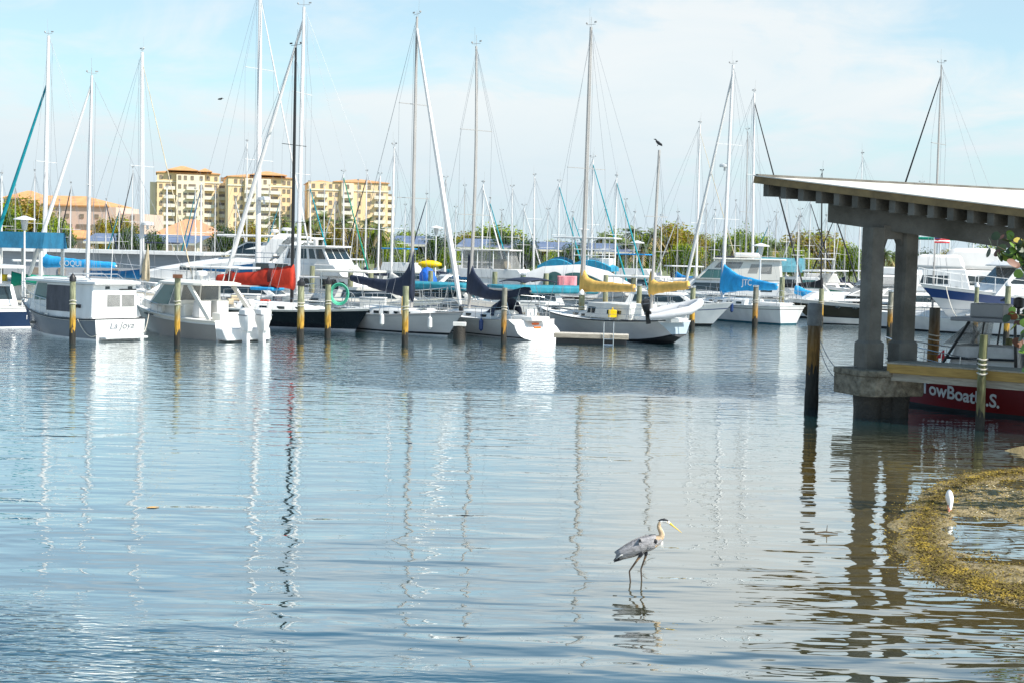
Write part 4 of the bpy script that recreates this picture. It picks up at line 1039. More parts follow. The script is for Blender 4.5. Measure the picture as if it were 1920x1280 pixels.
# navy boat cut by the left edge
H = Hull(9, 3.0, 1.0, 1.5, wt=.9, e=2.3, br=.7, kwb=.4)
t = motorboat('navy hulled cruiser cut by the left picture edge beside the grey trawler', 20, 71.5, (-.63, .777), H, [(-1, .0, antif), (0, .06, white), (.06, .12, navyhull), (.12, .80, navyhull), (.80, 1, white)], transom=[antif, white, navyhull, navyhull, white], name='cabin_cruiser', cat='cabin cruiser', rail_m=offw, at=0.0)
house(t, 'cabin', white, 2.2, 6.4, 2.6, 5.6, 1.2, 1.05, 1.0, 2.1, [('P', .1, .9, .4, .85), ('S', .1, .9, .4, .85), ('B', .1, .9, .3, .9)], bevel=.06)
house(t, 'hard_top', white, 1.2, 5.2, 1.3, 5.0, 1.25, 1.2, 2.95, 3.12, bevel=.05)
q = MB()
tubes(t, 'hard_top_post', white, [[(x, sg * 1.1, 1.0), (x, sg * 1.1, 2.95)] for x in (1.4, 4.6) for sg in (-1, 1)], .04)
text('ne', .34, (-.02, -1.0, .56), (0, -1, 0), (0, 0, 1), letter_g, t)
railing(t, H, .4, .95, .7, 5)

# twin outboard boat
H = Hull(9.2, 3.0, .92, 1.55, wt=.92, e=2.5, br=.75, kws=.93, kwb=.35, sagk=.05)
t = motorboat('white hardtop fishing boat with warm grey hull and two white outboards', 446, 66.5, (-.72, .694), H, [(-1, .0, antif), (0, .07, tanhull), (.07, .80, tanhull), (.80, .86, white), (.86, 1, cream)], transom=[antif, white, white, white, white], name='outboard_boat', cat='motorboat', rail_m=cream, at=.02)
house(t, 'engine_bracket', white, -.75, .05, -.55, .05, 1.25, 1.35, .05, .62, bevel=.08)
for y in (-.52, .38):
    o = outboard(t, (-.92, y, .85), white, 1.18)
house(t, 'console', cream, 3.2, 5.2, 3.3, 4.9, .95, .9, .85, 1.55, bevel=.05)
house(t, 'bow_deck', cream, 4.9, 8.0, 4.9, 7.7, 1.20, 1.0, 1.05, 1.62, tf=.45, bevel=.08)
house(t, 'windshield', cream, 3.4, 5.9, 3.2, 4.9, 1.25, 1.12, 1.45, 2.52, [('P', .30, .93, .06, .93, tealglass, -.12), ('S', .30, .93, .06, .93, tealglass), ('F', .04, .48, .06, .93, tealglass), ('F', .52, .96, .06, .93, tealglass), ('B', .06, .48, .28, .95, clearv), ('B', .52, .94, .28, .95, clearv), ('P', .02, .26, .1, .93, clearv)], bevel=.03)
ro = MB(); ro.loft([[Vector((x, y, z)) for y, z in ((-h, 2.50), (-h, 2.60), (-h * .6, 2.68), (h * .6, 2.68), (h, 2.60), (h, 2.50))] for x, h in ((1.5, 1.1), (1.9, 1.32), (4.4, 1.32), (5.2, 1.1))]); ro.build('hard_top', cream, t, ang=.5)
q = MB()
for sg in (-1, 1): MB().bar((.55, sg * 1.30, .92), (2.4, sg * 1.22, 2.52), .10, .22).build('hard_top_strut', cream, t)
radar(t, (3.2, 0, 3.02), r=.28); MB().tube([(2.4, 1.0, 2.65), (2.0, 1.1, 5.2)], .014, 5).build('whip_aerial', white, t); MB().tube([(2.4, -1.0, 2.65), (2.1, -1.1, 4.8)], .014, 5).build('whip_aerial', white, t)
for sg in (-1, 1): MB().slab([(5.2, sg * (H.yat(5.2, .9) + .004), .92), (6.4, sg * (H.yat(6.4, .9) + .004), .95), (6.4, sg * (H.yat(6.4, 1.0) + .004), 1.03), (5.2, sg * (H.yat(5.2, 1.0) + .004), 1.0)], .008 * sg).build('hull_vent', blackp, t)
for y in (-.5, .5): house(t, 'helm_seat', c_white, 2.1, 2.75, 2.1, 2.6, .33, .33, .95, 1.75).location = (0, y, 0)
house(t, 'cockpit_sole', plasb, .5, 3.0, .5, 3.0, .9, .9, .75, .92); vox(t, 'bait_station', cream, (.55, 0, 1.0), (.7, 1.9, .55), bevel=.06)
for y in (-.9, -.3, .5): MB().tube([(1.9, y, 2.6), (1.6, y * 1.05, 3.25)], .03, 6).build('rod_holder', steel, t)
railing(t, H, .55, .95, .45, 5, 1)
q = MB(); q.tube(sag(H.pt(.62, 1, 1) + Vector((0, .03, 0)), tlocal(t)(P(268, 624, 64)), .25), .02, 6); q.build('dock_line', rope, t)

# black hulled sloop with red cover
t, H, on, zd = sailboat('black hulled sloop with black mast and red sail cover', (547, 560), (555, 90), 77.5, (.88, -.47), L=11.5, B=3.5, mxf=.56, mast_m=bmast, mast_r=.11, boom=.46, boom_z=1.35,
        hull=[(-1, .0, antif), (0, .10, letter_g), (.10, .9, blackhull), (.9, 1, offw)], cov=c_red, cov_kw=dict(hf=1.15, ha=.95, taper=.62, wid=.26, low=.22, fw=.2), spread=(.32, .62), fs=1.05, fb=1.25, deck=offw, strake=offw, ports=4)
for xx, hh_ in ((1.5, .50), (4.3, .36)): MB().loft([[Vector((H.L * .56 + .1 - xx + dx, (.16 + .16 * hh_) * math.cos(a), zd + 1.40 + hh_ * .55 + hh_ * math.sin(a))) for a in (2 * math.pi * k / 12 for k in range(12))] for dx in (-.12, .12)]).build('cover_strap', mat('dark_red_webbing', (0.10, 0.015, 0.012), .8, .2, 3), t)
for k in range(9): MB().box((rnd.uniform(1, 5), rnd.uniform(-1.1, 1.1), zd + rnd.uniform(.15, .5)), (rnd.uniform(.3, .8), .3, .3), rnd.uniform(0, 3)).build('deck_bag', rnd.choice((c_white, c_grey, c_tan, c_lblue, c_red)), t, bevel=.05)
vox(t, 'awning', c_lblue, (4.6, .2, zd + 1.05), (1.6, 1.1, .18), bevel=.08)

# white sloop with tall white mast
t, H, on, zd = sailboat('white sloop whose thick white mast stands right behind the black mast', (558, 560), (571, 14), 88, (-.93, .36), L=13.5, B=3.9, mxf=.58, mast_m=wmast, boom=.38, spread=(.42, .70), jib=sailw, jib_r=.16, mast_r=.17, fs=1.2, fb=1.5, spl=1.2)
# grey sloop
t, H, on, zd = sailboat('pale grey sloop lying bow to the camera side with a tall navy sail cover', (771, 585), (782, 32), 75.2, (.66, -.75), L=10.9, B=3.5, mxf=.60, mast_m=alu, mast_r=.11, boom=.52, boom_z=1.25,
        hull=[(-1, .0, antif), (0, .07, white), (.07, .16, blackp), (.16, .88, palehull), (.88, .93, letter_g), (.93, 1, palehull)], cov=c_navy, cov_kw=dict(hf=2.05, ha=.40, taper=.70, fw=.12, drop=.05, wid=.2, low=.42, rise=.55),
        jib=sailw, jib_r=.15, spread=(.38, .70), fs=.95, fb=1.35, sr=.22, br=.95, ports=5, strake=alu, hull_kw=dict(kws=.72, kwb=.5, wt=.62, lift=.2))
# sloop with white scooped transom
t, H, on, zd = sailboat('sloop with bright white scooped transom and orange life ring frame at the stern', (879, 585), (898, 88), 77.0, (-.62, .785), L=10.6, B=3.5, mxf=.60, mast_m=alu, mast_r=.105, boom=.50, boom_z=1.45,
        hull=[(-1, .0, antif), (0, .06, white), (.06, .13, blackp), (.13, .9, palehull), (.9, 1, white)], transom=[white] * 5, cov=c_navy, cov_kw=dict(hf=1.9, ha=.30, taper=.3, fw=.15, drop=.35, wid=.18, low=.26), spread=(.36, .68), fs=1.0, fb=1.2, sr=.95, bend=-.25, ports=3, dodger=c_navy, bimini=c_navy, strake=alu,
        hull_kw=dict(kws=.55, wt=.86))
q = MB()
for z in (.6, .78, .96): q.box((-.08 + .95 * z, 0, z), (.12, .44, .12))
q.build('stern_steps', oplas, t, bevel=.02)
q = MB(); rr = []
for off_, k_ in ((.06, 1.0), (-.04, 1.02), (-.10, .93)):
    rr.append([Vector((.95 * z_ + off_ - .05 * 0, y_ * k_, z_)) for y_, z_ in ((1.42 * math.cos(a_) * (1 if math.sin(a_) < 0 else .96), .52 + (.62 if math.sin(a_) < 0 else .50) * math.copysign(abs(math.sin(a_)) ** .8, math.sin(a_))) for a_ in (2 * math.pi * i_ / 28 for i_ in range(28)))])
q.loft(rr); q.build('transom_scoop', white, t, ang=.5)
vox(t, 'stern_gate', white, (1.0, .0, 1.25), (.14, .62, .55)); q = MB(); q.tube([(1.1, -1.1, .95), (1.0, -1.1, 1.7), (1.0, 1.1, 1.7), (1.1, 1.1, .95)], .02, 6); q.build('pushpit', steel, t)
# ketch
t, H, on, zd = sailboat('grey white ketch with ochre covers on both booms and a dinghy hung at its stern', (1091, 590), (1112, 52), 78.0, (-.62, .785), L=11.8, B=3.7, mxf=.66, mast_m=alu, boom=.36, boom_z=1.55,
        hull=[(-1, .0, antif), (0, .08, blackp), (.08, .88, palehull), (.88, 1, offw)], transom=[antif, blackp, mat('blue_grey_transom', (.30, .37, .42), .3, .1, 1), offw], cov=c_yel, cov_kw=dict(hf=1.6, ha=.34, taper=.3, fw=.07, wid=.22, low=.30), spread=(.50,), spl=1.35, fs=1.15, fb=1.45, sr=.55, mast_r=.14, ports=5, strake=blackp, trunk_m=offw,
        hull_kw=dict(kws=.62, wt=.66, sagk=.22, lift=.42))
mzx = 2.35; lt = tlocal(t)
mt_ = lt(P(1221, 282, 78.0 - 4.2)); mf = Vector((mzx, 0, zd + .2)); mt_.y = 0; mt_.x = mzx - .25
q = MB(); q.tube([mf, mf.lerp(mt_, .5), mt_], [.10, .095, .075], 8, flat=.75); mz = q.build('mizzen_mast', alu, t)
MB().bar(mf.lerp(mt_, .6) + Vector((0, -.8, 0)), mf.lerp(mt_, .6) + Vector((0, .8, 0)), .06, .03).build('spreader', alu, mz)
q = MB(); q.tube([(mzx - .1, 0, zd + 1.6), (mzx - 2.9, 0, zd + 1.8)], .05, 8); q.build('mizzen_boom', alu, t)
cover(t, mzx, zd + 1.6, 2.75, .95, .30, c_yel, name='mizzen_sail_cover', wid=.22, low=.3, taper=.2, rise=.25, fw=.07, seed=5)
q = MB()
for sg in (-1, 1):
    for f in (.6, .95): q.tube([H.pt(.18, 1, sg), mf.lerp(mt_, f)], .009, 4)
q.tube([mt_, H.pt(0, 1, 0)], .009, 4); q.build('mizzen_rigging', wire, t)
house(t, 'deckhouse', offw, 2.9, 6.4, 2.9, 6.2, 1.05, .98, 1.05, 1.85, [('P', .78, .95, .3, .7), ('P', .18, .26, .3, .55), ('P', .42, .5, .3, .55), ('S', .1, .9, .3, .7)], bevel=.04)
q = MB()
tubes(t, 'davit', steel, [[(.5, sg, 1.1), (-.2, sg, 1.95), (-1.0, sg, 1.95)] for sg in (-.5, .5)], .03)
tag(MB().box((0, 0, .24), (.42, .30, .40)).box((0, 0, .49), (.1, .12, .12)).build('jerrycan', yplas, bevel=.03), 'yellow jerrycan standing on the ketch side deck', 'jerrycan').location = t.matrix_basis @ Vector((3.9, 1.28, 1.10))
# dinghy hanging off the davits
dg = thing('dinghy', 'pale grey inflatable dinghy hung across the ketch stern with a black outboard', 'dinghy', P(1255, 585, 71.0), R(6))
q = MB(); path = [(-1.15, -.55, 0), (-.2, -.62, 0), (.9, -.58, .06), (1.45, -.25, .2), (1.6, 0, .25), (1.45, .25, .2), (.9, .58, .06), (-.2, .62, 0), (-1.15, .55, 0)]
q.tube(path, [.12, .22, .22, .21, .21, .21, .22, .22, .12], 10); q.build('tube', rubber, dg)
q = MB(); q.loft([[Vector((x, y, -.06 + z)) for y in (-.5, 0, .5)] + [Vector((x, 0, -.22 + z))] for x, z in ((-1.0, 0), (.6, 0), (1.4, .15))]); q.build('floor', rubber, dg); vox(dg, 'transom', plasb, (-1.05, 0, .05), (.06, .9, .4))
outboard(dg, (-1.05, 0, .38), plasb, .72); dg.rotation_euler = (R(8), R(-9), R(8))
bird_spot = t.matrix_basis @ mt_
# floating dock with ladder
fd = thing('floating_dock', 'low floating dock finger with rails and a ladder beside the ketch', 'dock', G(1110, 645) + Vector((0, .8, 0)), R(-4))
vox(fd, 'dock_deck', dockm, (0, 0, .42), (3.7, 1.1, .12)); vox(fd, 'dock_float', plasb, (0, 0, .12), (3.5, .9, .42)); vox(fd, 'edge_beam', gwood, (0, -.57, .36), (3.7, .05, .22))
q = MB()
for x in (.62, 1.10): q.tube([(x, -.62, -.6), (x, -.66, .4), (x, -.6, 1.05), (x, -.35, 1.1), (x, -.3, .48)], .025, 6)
for z in (-.3, 0, .25): q.tube([(.62, -.63, z), (1.10, -.63, z)], .022, 6)
q.build('ladder', steel, fd)
# ---------------------------------------------------------------- second row
t, H, on, zd = sailboat('white sloop with bright blue sail cover lettered JTC', (1354, 560), (1382, 124), 100, (-.60, .80), L=10.4, B=3.5, mxf=.60, mast_m=wmast, boom=.50, boom_z=1.25,
        hull=[(-1, .0, antif), (0, .09, mat('teal_boot', (.02, .10, .13), .4, .1, 1)), (.09, .80, white), (.80, .83, blackp), (.83, 1, white)], cov=c_lblue, cov_kw=dict(hf=1.9, ha=.75, taper=.85, fw=.16, wid=.24, low=.55, rise=.1), jib=sailw, jib_r=.13,
        spread=(.34, .66), fs=1.25, fb=1.5, mast_r=.15, spl=1.3, strake=offw, hull_kw=dict(kws=.62, wt=.7))
zc = zd + 1.25
text('JTC', .42, (H.L * .60 - 2.7, .38, zc + .18), (-1, 0, 0), (0, 0, 1), letter_w, t, bold=.02)
radar(t, on(.56) + Vector((.35, 0, .2)), r=.38)
# COQUI
t, H, on, zd = sailboat('sloop with light blue boom cover lettered COQUI and teal furled jib', (82, 560), (93, 68), 88, (-.95, .3), L=11.5, B=3.6, mxf=.58, mast_m=wmast, boom=.45, boom_z=1.75, cov=c_lblue, cov_kw=dict(hf=.75, ha=.48, taper=.55, wid=.24, low=.2), jib=c_tealj, jib_r=.13, mast_r=.17, spread=(.5,), fs=1.2, fb=1.5, jib_top=.82, lod=1)
text('COQUI', .34, (H.L * .58 - 2.1, .27, zd + 1.82), (-1, 0, 0), (0, 0, 1), letter_w, t)
t, H, on, zd = sailboat('sloop with dark green boom cover and white furled jib', (163, 560), (172, 142), 84, (-.98, -.12), L=10, B=3.2, mxf=.62, boom=.0, cov=None, jib=sailw, jib_r=.13, mast_r=.155, spread=(.5,), fs=1.0, fb=1.25, lod=1)
q = MB(); cover(t, H.L * .62 + 4.2, zd + 1.0, 4.0, .55, .40, c_green, wid=.22, low=.25, taper=.3, seed=2)
t, H, on, zd = sailboat('sloop with white mast carrying a radar dome and a blue boom cover', (266, 560), (265, 98), 92, (.85, -.5), L=11.5, B=3.5, mxf=.58, boom=.42, boom_z=1.1, cov=c_mblue, cov_kw=dict(hf=.5, ha=.4, taper=.3, wid=.22), spread=(.52,), fs=1.1, fb=1.4, mast_r=.17, lod=1, jib=c_tan, jib_r=.035)
radar(t, on(.28) + Vector((.5, 0, 0)), r=.40); cover(t, H.L * .58 + .4, zd + 1.0, .5, 2.2, 1.7, c_tan, fw=.5, wid=.25, seed=3, name='loose_sail')
t, H, on, zd = sailboat('big sloop whose thick white mast runs out of the top of the picture', (483, 560), (486, -30), 97, (.8, -.6), L=14, B=4.1, mxf=.58, boom=.4, boom_z=1.3, cov=c_mblue, cov_kw=dict(hf=.8, ha=.5), spread=(.42, .72), mast_r=.20, fs=1.3, fb=1.6, lod=1, jib=sailw, jib_r=.06, spl=1.3)
radar(t, on(.28) + Vector((.55, 0, .3)), r=.42)
BG = [  # label, mast foot x, top (x, y), depth, heading x sign, mast, jib, cover, spreaders
 ('sailboat with short white mast and square masthead left of the grey sloop mast', 733, (740, 276), 98, -1, wmast, None, c_white, (.45,), .13),
 ('sailboat with white mast and tan forestay left of the bright blue sail cover', 1305, (1311, 234), 118, 1, wmast, c_tan, c_white, (.42,), .14),
 ('sailboat with white mast and a long black furled jib by the pavilion roof edge', 1411, (1409, 174), 112, 1, wmast, c_black, c_mblue, (.6,), .15),
 ('sailboat with slim grey mast between the two thick white masts', 1398, (1398, 246), 126, -1, alu, None, c_navy, (.5,), .09),
 ('sailboat with grey mast rising over the pavilion roof', 1750, (1764, 122), 92, -1, alu, c_black, c_navy, (.42, .68), .11),
 ('sailboat with black mast beside the pavilion beam end', 1540, (1538, 324), 118, 1, bmast, c_black, c_black, (.5,), .10),
 ('sailboat with white mast left of the blue kiosk awning', 64, (66, 324), 130, -1, wmast, None, c_blue, (.5,), .08),
 ('sailboat with mast before the pink building and dark furled jib', 131, (135, 347), 135, -1, wmast, c_black, c_navy, (.5,), .08),
 ('sailboat with thin mast in front of the pink roof end', 197, (201, 378), 140, 1, wmast, c_navy, c_navy, (.5,), .07),
 ('sailboat with thin mast between the pink building and left tower', 246, (251, 318), 138, -1, wmast, c_black, c_white, (.5,), .08),
 ('sailboat with white mast before the left edge of the left tower', 313, (311, 355), 120, 1, wmast, None, c_white, (.5,), .12),
 ('sailboat with white mast and vertical blue furled sail before the left tower', 376, (377, 343), 116, -1, wmast, c_mblue, c_mblue, (.5,), .12),
 ('sailboat with teal leaning furled jib before the salmon roof', 366, (364, 358), 130, -1, wmast, c_tealj, c_tealj, (.5,), .08),
 ('sailboat with slim mast at the gap between left and middle towers', 462, (461, 268), 130, 1, wmast, None, c_mblue, (.5,), .07),
 ('sailboat with mast and teal furled sail before the middle tower', 523, (524, 372), 120, -1, wmast, c_tealj, c_tealj, (.5,), .09),
 ('sailboat with mast and teal furled jib right of the black mast', 583, (576, 345), 118, 1, wmast, c_tealj, c_tealj, (.5,), .10),
 ('sailboat with mast and green furled jib before the broad tower', 644, (641, 325), 122, 1, wmast, c_green, c_green, (.5,), .09),
 ('sailboat with mast and black slanting jib before the broad tower', 684, (688, 325), 124, -1, wmast, c_black, c_navy, (.5,), .09),
 ('sailboat with pale mast at the right corner of the broad tower', 708, (714, 330), 128, 1, wmast, None, c_white, (.5,), .12),
 ('sailboat with thin mast just right of the grey sloop mast', 797, (800, 368), 135, -1, wmast, c_navy, c_navy, (.5,), .07),
 ('sailboat with slim mast right of the furled white jib', 833, (835, 336), 135, 1, alu, None, c_white, (.5,), .07),
 ('sailboat with white mast just right of the second navy cover mast', 902, (906, 346), 115, 1, wmast, sailw, c_mblue, (.5,), .10),
 ('sailboat with slim mast and teal jib behind the round green tree', 917, (918, 376), 130, 1, alu, c_tealj, c_teal, (.5,), .07),
 ('sailboat with white mast over the sportfisher curtains', 959, (958, 353), 128, -1, wmast, None, c_white, (.5,), .10),
 ('sailboat with white mast carrying one high spreader right of the sportfisher curtains', 1000, (1000, 332), 126, -1, wmast, None, c_white, (.62,), .12),
 ('sailboat with mast and teal jib left of the tall ketch mast', 1046, (1047, 343), 130, 1, wmast, c_tealj, c_teal, (.5,), .08),
 ('sailboat with pale mast hidden close behind the tall ketch mast', 1108, (1110, 298), 122, 1, wmast, c_tealj, c_teal, (.5,), .11),
 ('sailboat with white mast and teal jib midway between the ketch masts', 1152, (1155, 334), 120, 1, wmast, c_tealj, c_teal, (.5,), .11),
 ('sailboat with slim mast left of the mizzen top', 1172, (1171, 378), 135, -1, alu, None, c_white, (.5,), .06),
 ('sailboat with dark slim mast by the trawler yacht roof', 1323, (1322, 387), 140, 1, alu, None, c_navy, (.5,), .06),
 ('sailboat with tall faint mast under the pavilion roof tip', 1474, (1473, 360), 135, -1, wmast, None, c_white, (.5,), .06),
 ('sailboat with thin mast in front of the broad golden tree', 1515, (1520, 376), 138, 1, wmast, c_black, c_navy, (.5,), .07),
 ('sailboat with thin mast and black slanting stay near the pavilion column', 1562, (1566, 400), 130, -1, wmast, c_black, c_navy, (.5,), .07),
 ('sailboat with slim grey mast between golden tree and column', 1583, (1584, 408), 138, 1, alu, None, c_navy, (.5,), .07),
 ('sailboat with mast whose top shows as a white fork over the pavilion roof', 1609, (1616, 292), 120, -1, wmast, None, c_white, (.5, .8), .09),
 ('sailboat with thin mast right of the pavilion columns', 1722, (1728, 345), 138, 1, wmast, None, c_white, (.5,), .06),
 ('sailboat with white mast seen under the pavilion beam by the yacht bow', 1778, (1782, 380), 132, -1, wmast, None, c_white, (.5,), .12),
 ('sailboat with slim mast under the pavilion beam over the yacht cabin', 1822, (1828, 390), 132, 1, wmast, c_navy, c_navy, (.5,), .07),
 ('sailboat with dark slim mast at the sportfisher stern', 868, (871, 352), 140, -1, alu, None, c_navy, (.5,), .06),
 ('sailboat with slim mast over the lattice tower boat', 1187, (1190, 402), 140, 1, wmast, None, c_white, (.5,), .06),
 ('sailboat with thin mast over the right end of the trawler yacht', 1438, (1440, 420), 140, -1, wmast, c_tealj, c_teal, (.5,), .06),
 ('sailboat with white mast at the far left picture edge', 3, (3, 330), 120, 1, wmast, None, c_white, (.5,), .10)]
for k_, (fx, yt_, Y_, lb_, jb_) in enumerate(((28, 352, 140, 'sailboat with thin mast just above the kiosk awning', None), (110, 380, 142, 'sailboat with thin mast before the golden tree edge and pink wall', None), (222, 392, 138, 'sailboat with low mast right of the pink building end', c_tealj),
        (332, 372, 140, 'sailboat with thin mast before the right half of the left tower', None), (402, 352, 138, 'sailboat with thin mast at the right edge of the left tower', None), (440, 372, 142, 'sailboat with thin mast before the left wall of the middle tower', c_white),
        (503, 352, 140, 'sailboat with thin mast before the right half of the middle tower', None), (606, 350, 140, 'sailboat with thin mast before the balcony column of the broad tower', None), (625, 372, 138, 'sailboat with low mast before the palms at the broad tower', c_white), (668, 342, 142, 'sailboat with thin mast before the flat front of the broad tower', None),
        (757, 388, 140, 'sailboat with low thin mast left of the grey sloop mast', None), (852, 392, 142, 'sailboat with low thin mast between the two navy covers', None), (938, 398, 140, 'sailboat with low mast left of the sportfisher curtains', None), (980, 388, 142, 'sailboat with low thin mast behind the sportfisher curtains', c_white),
        (1024, 396, 140, 'sailboat with low thin mast at the sportfisher bow', None), (1072, 402, 142, 'sailboat with low mast above the left blue awning', c_tealj), (1132, 398, 140, 'sailboat with low thin mast above the right blue awning', None), (1238, 408, 142, 'sailboat with low thin mast right of the mizzen', None), (1268, 402, 140, 'sailboat with low mast before the golden tree right of the mizzen', c_white),
        (1338, 398, 142, 'sailboat with low thin mast left of the thick white mast', None), (1376, 380, 140, 'sailboat with thin mast right of the thick white mast', None), (1452, 402, 142, 'sailboat with low thin mast above the teal awning', None), (1496, 396, 140, 'sailboat with low mast left of the broad golden tree', c_white), (1546, 408, 142, 'sailboat with low thin mast under the pavilion beam end', None))):
    BG.append((lb_, fx, (fx + rnd.uniform(1, 4), yt_), Y_, 1 if k_ % 2 else -1, wmast if k_ % 3 else alu, jb_, (c_navy, c_white, c_blue, c_teal)[k_ % 4], (.5,), .065))
hulls_bg = [white, white, palehull, navyhull, white, cream]
for i, (lb, fx, tp, Y, sx, mm, jb, cv, spr, mr) in enumerate(BG):
    hgt = P(tp[0], tp[1], Y).z; L = max(7.5, min(12, hgt * .82)); hc = hulls_bg[i % 6]
    sailboat(lb, (fx, 540), tp, Y, (sx * .75, -.66 * sx), L=L, B=L * .31, mxf=.58, mast_m=mm, boom=.42, boom_z=1.2, cov=cv, cov_kw=dict(hf=.8, ha=.34), jib=jb, jib_r=.075 if jb is not c_tan else .035, spread=spr, mast_r=mr * .85, lod=1,
             hull=[(-1, .0, antif), (0, .1, blackp), (.1, .85, hc), (.85, 1, white)], fs=.95, fb=1.2, group='sailboats crowding the middle of the marina')

# enclosed bridge yacht
H = Hull(14.5, 4.4, 1.5, 2.3, wt=.9, e=2.3, br=.8, kwb=.4)
t = motorboat('white two deck motor yacht with enclosed glazed bridge', 650, 93, (.84, -.54), H, [(-1, .0, antif), (0, .1, blackp), (.1, .9, white), (.9, 1, white)], rail_m=offw)
h1 = house(t, 'saloon', white, 1.0, 11.8, 1.0, 10.6, 1.9, 1.75, 1.6, 3.3, [('S', .66, .75, .35, .85, glass, .03), ('S', .77, .86, .35, .85), ('S', .88, .965, .35, .75, glass, -.03), ('P', .1, .3, .4, .85), ('P', .35, .6, .4, .85), ('S', .08, .3, .4, .85), ('S', .34, .56, .4, .85)], tf=.8)
house(t, 'upper_deck', white, .4, 10.3, .4, 9.2, 1.95, 1.9, 3.3, 4.25, [('S', .04, .20, .25, .95), ('S', .28, .44, .25, .95)], tf=.85)
house(t, 'bridge', white, 3.6, 8.9, 4.0, 7.9, 1.6, 1.4, 4.25, 5.7, [('S', .05, .24, .32, .9), ('S', .30, .52, .32, .9), ('S', .58, .72, .32, .9), ('S', .75, .95, .32, .9), ('F', .04, .33, .32, .92), ('F', .36, .64, .32, .92), ('F', .67, .96, .32, .92), ('P', .1, .9, .32, .9)])
vox(t, 'bridge_roof', white, (5.8, 0, 5.78), (5.4, 3.3, .16), bevel=.05); vox(t, 'radar_bar', white, (5.9, 0, 6.45), (.3, 1.7, .16)); vox(t, 'radar_mast', white, (5.9, 0, 6.1), (.3, .3, .6))
for sg in (-1, 1):
    q = MB(); [q.tube([(x, sg * 1.8, 4.25), (x, sg * 1.8, 5.1)], .03, 5) for x in (.6, 1.6, 2.6)]; [q.tube([(.5, sg * 1.8, z), (3.4, sg * 1.8, z)], .03, 5) for z in (4.7, 5.1)]; q.build('deck_rail', steel, t)
t.scale = (.77,) * 3; railing(t, H, .5, .95, .8, 6)

# radar arch yacht
H = Hull(15.5, 4.5, 1.7, 2.3, wt=.92, e=2.2, br=.9, kwb=.4)
t = motorboat('long sleek white express yacht with swept radar arch in front of the harbour building', 386, 104, (-.97, .12), H, [(-1, .0, antif), (0, .1, blackp), (.1, .9, white), (.9, 1, white)], rail_m=offw)
t.scale = (.95,) * 3
q = MB(); q.loft([[Vector((x, y * hw, 1.9 + z * hh)) for y, z in ((-1, 0), (-.95, .75), (-.6, 1), (.6, 1), (.95, .75), (1, 0))] for x, hh, hw in ((14.2, .25, .5), (11.5, .95, 1.2), (8.0, 1.55, 1.7), (5.2, 2.0, 1.9), (3.0, 2.0, 1.9), (1.2, 1.4, 1.9))]); tk = q.build('trunk', white, t, ang=.6)
for sg in (-1, 1): MB().slab([(6.0 + 3.6 * u, sg * (1.92 - .10 * u), 2.6 + v) for u, v in (((0, 0), (1, .05), (1, .32), (0, .45)) if sg < 0 else ((1, .05), (0, 0), (0, .45), (1, .32)))], .03).build('window', glass, tk)
house(t, 'windscreen', white, 2.2, 6.6, 2.4, 4.6, 1.75, 1.45, 3.85, 4.9, [('P', .35, .9, .12, .9), ('S', .35, .9, .12, .9), ('F', .04, .48, .1, .92), ('F', .52, .96, .1, .92)], tf=.8, bevel=.05)
arch(t, white, 3.6, 2.8, 2.0, 2.7, lean=2.0, wd_=.5); arch(t, white, 2.2, 2.8, 2.0, 2.2, lean=1.8, wd_=.35)
vox(t, 'hard_top', white, (3.6, 0, 5.35), (6.4, 3.4, .18), bevel=.08); radar(t, (1.8, 0, 5.9), r=.45); radar(t, (2.6, .6, 5.75), r=.3)
railing(t, H, .5, .97, .7, 6, 1, .02)

# sportfisher with clear curtains
H = Hull(12.0, 4.2, 1.2, 2.1, wt=.92, e=2.3, br=.8, kwb=.38, sagk=.1)
t = motorboat('white sportfisher with clear curtained flybridge', 1010, 98, (.94, -.34), H, [(-1, .0, antif), (0, .1, blackp), (.1, .62, white), (.62, .66, blackp), (.66, 1, white)], rail_m=offw)
t.scale = (.78,) * 3
house(t, 'saloon', white, 1.4, 8.6, 1.6, 7.2, 1.7, 1.55, 1.5, 3.3, [('S', .3, .88, .42, .68), ('P', .3, .88, .42, .68), ('F', .1, .9, .3, .7)], tf=.8)
house(t, 'flybridge', white, .8, 6.8, .7, 6.2, 1.65, 1.7, 3.3, 4.1, tf=.9); house(t, 'curtain_enclosure', clearv, .9, 5.4, 1.0, 5.0, 1.55, 1.45, 4.1, 5.7, tf=.95)
vox(t, 'bridge_top', cream, (3.1, 0, 5.76), (4.8, 3.2, .14), bevel=.05); tubes(t, 'enclosure_post', white, [[(x, sg * 1.58, 4.1), (x, sg * 1.5, 5.75)] for x in (.95, 2.4, 3.9, 5.3) for sg in (-1, 1)], .05); house(t, 'tan_seat', c_tan, 3.6, 4.8, 3.6, 4.6, .8, .7, 4.12, 4.95); railing(t, H, .5, .97, .75, 6, 1, .02)

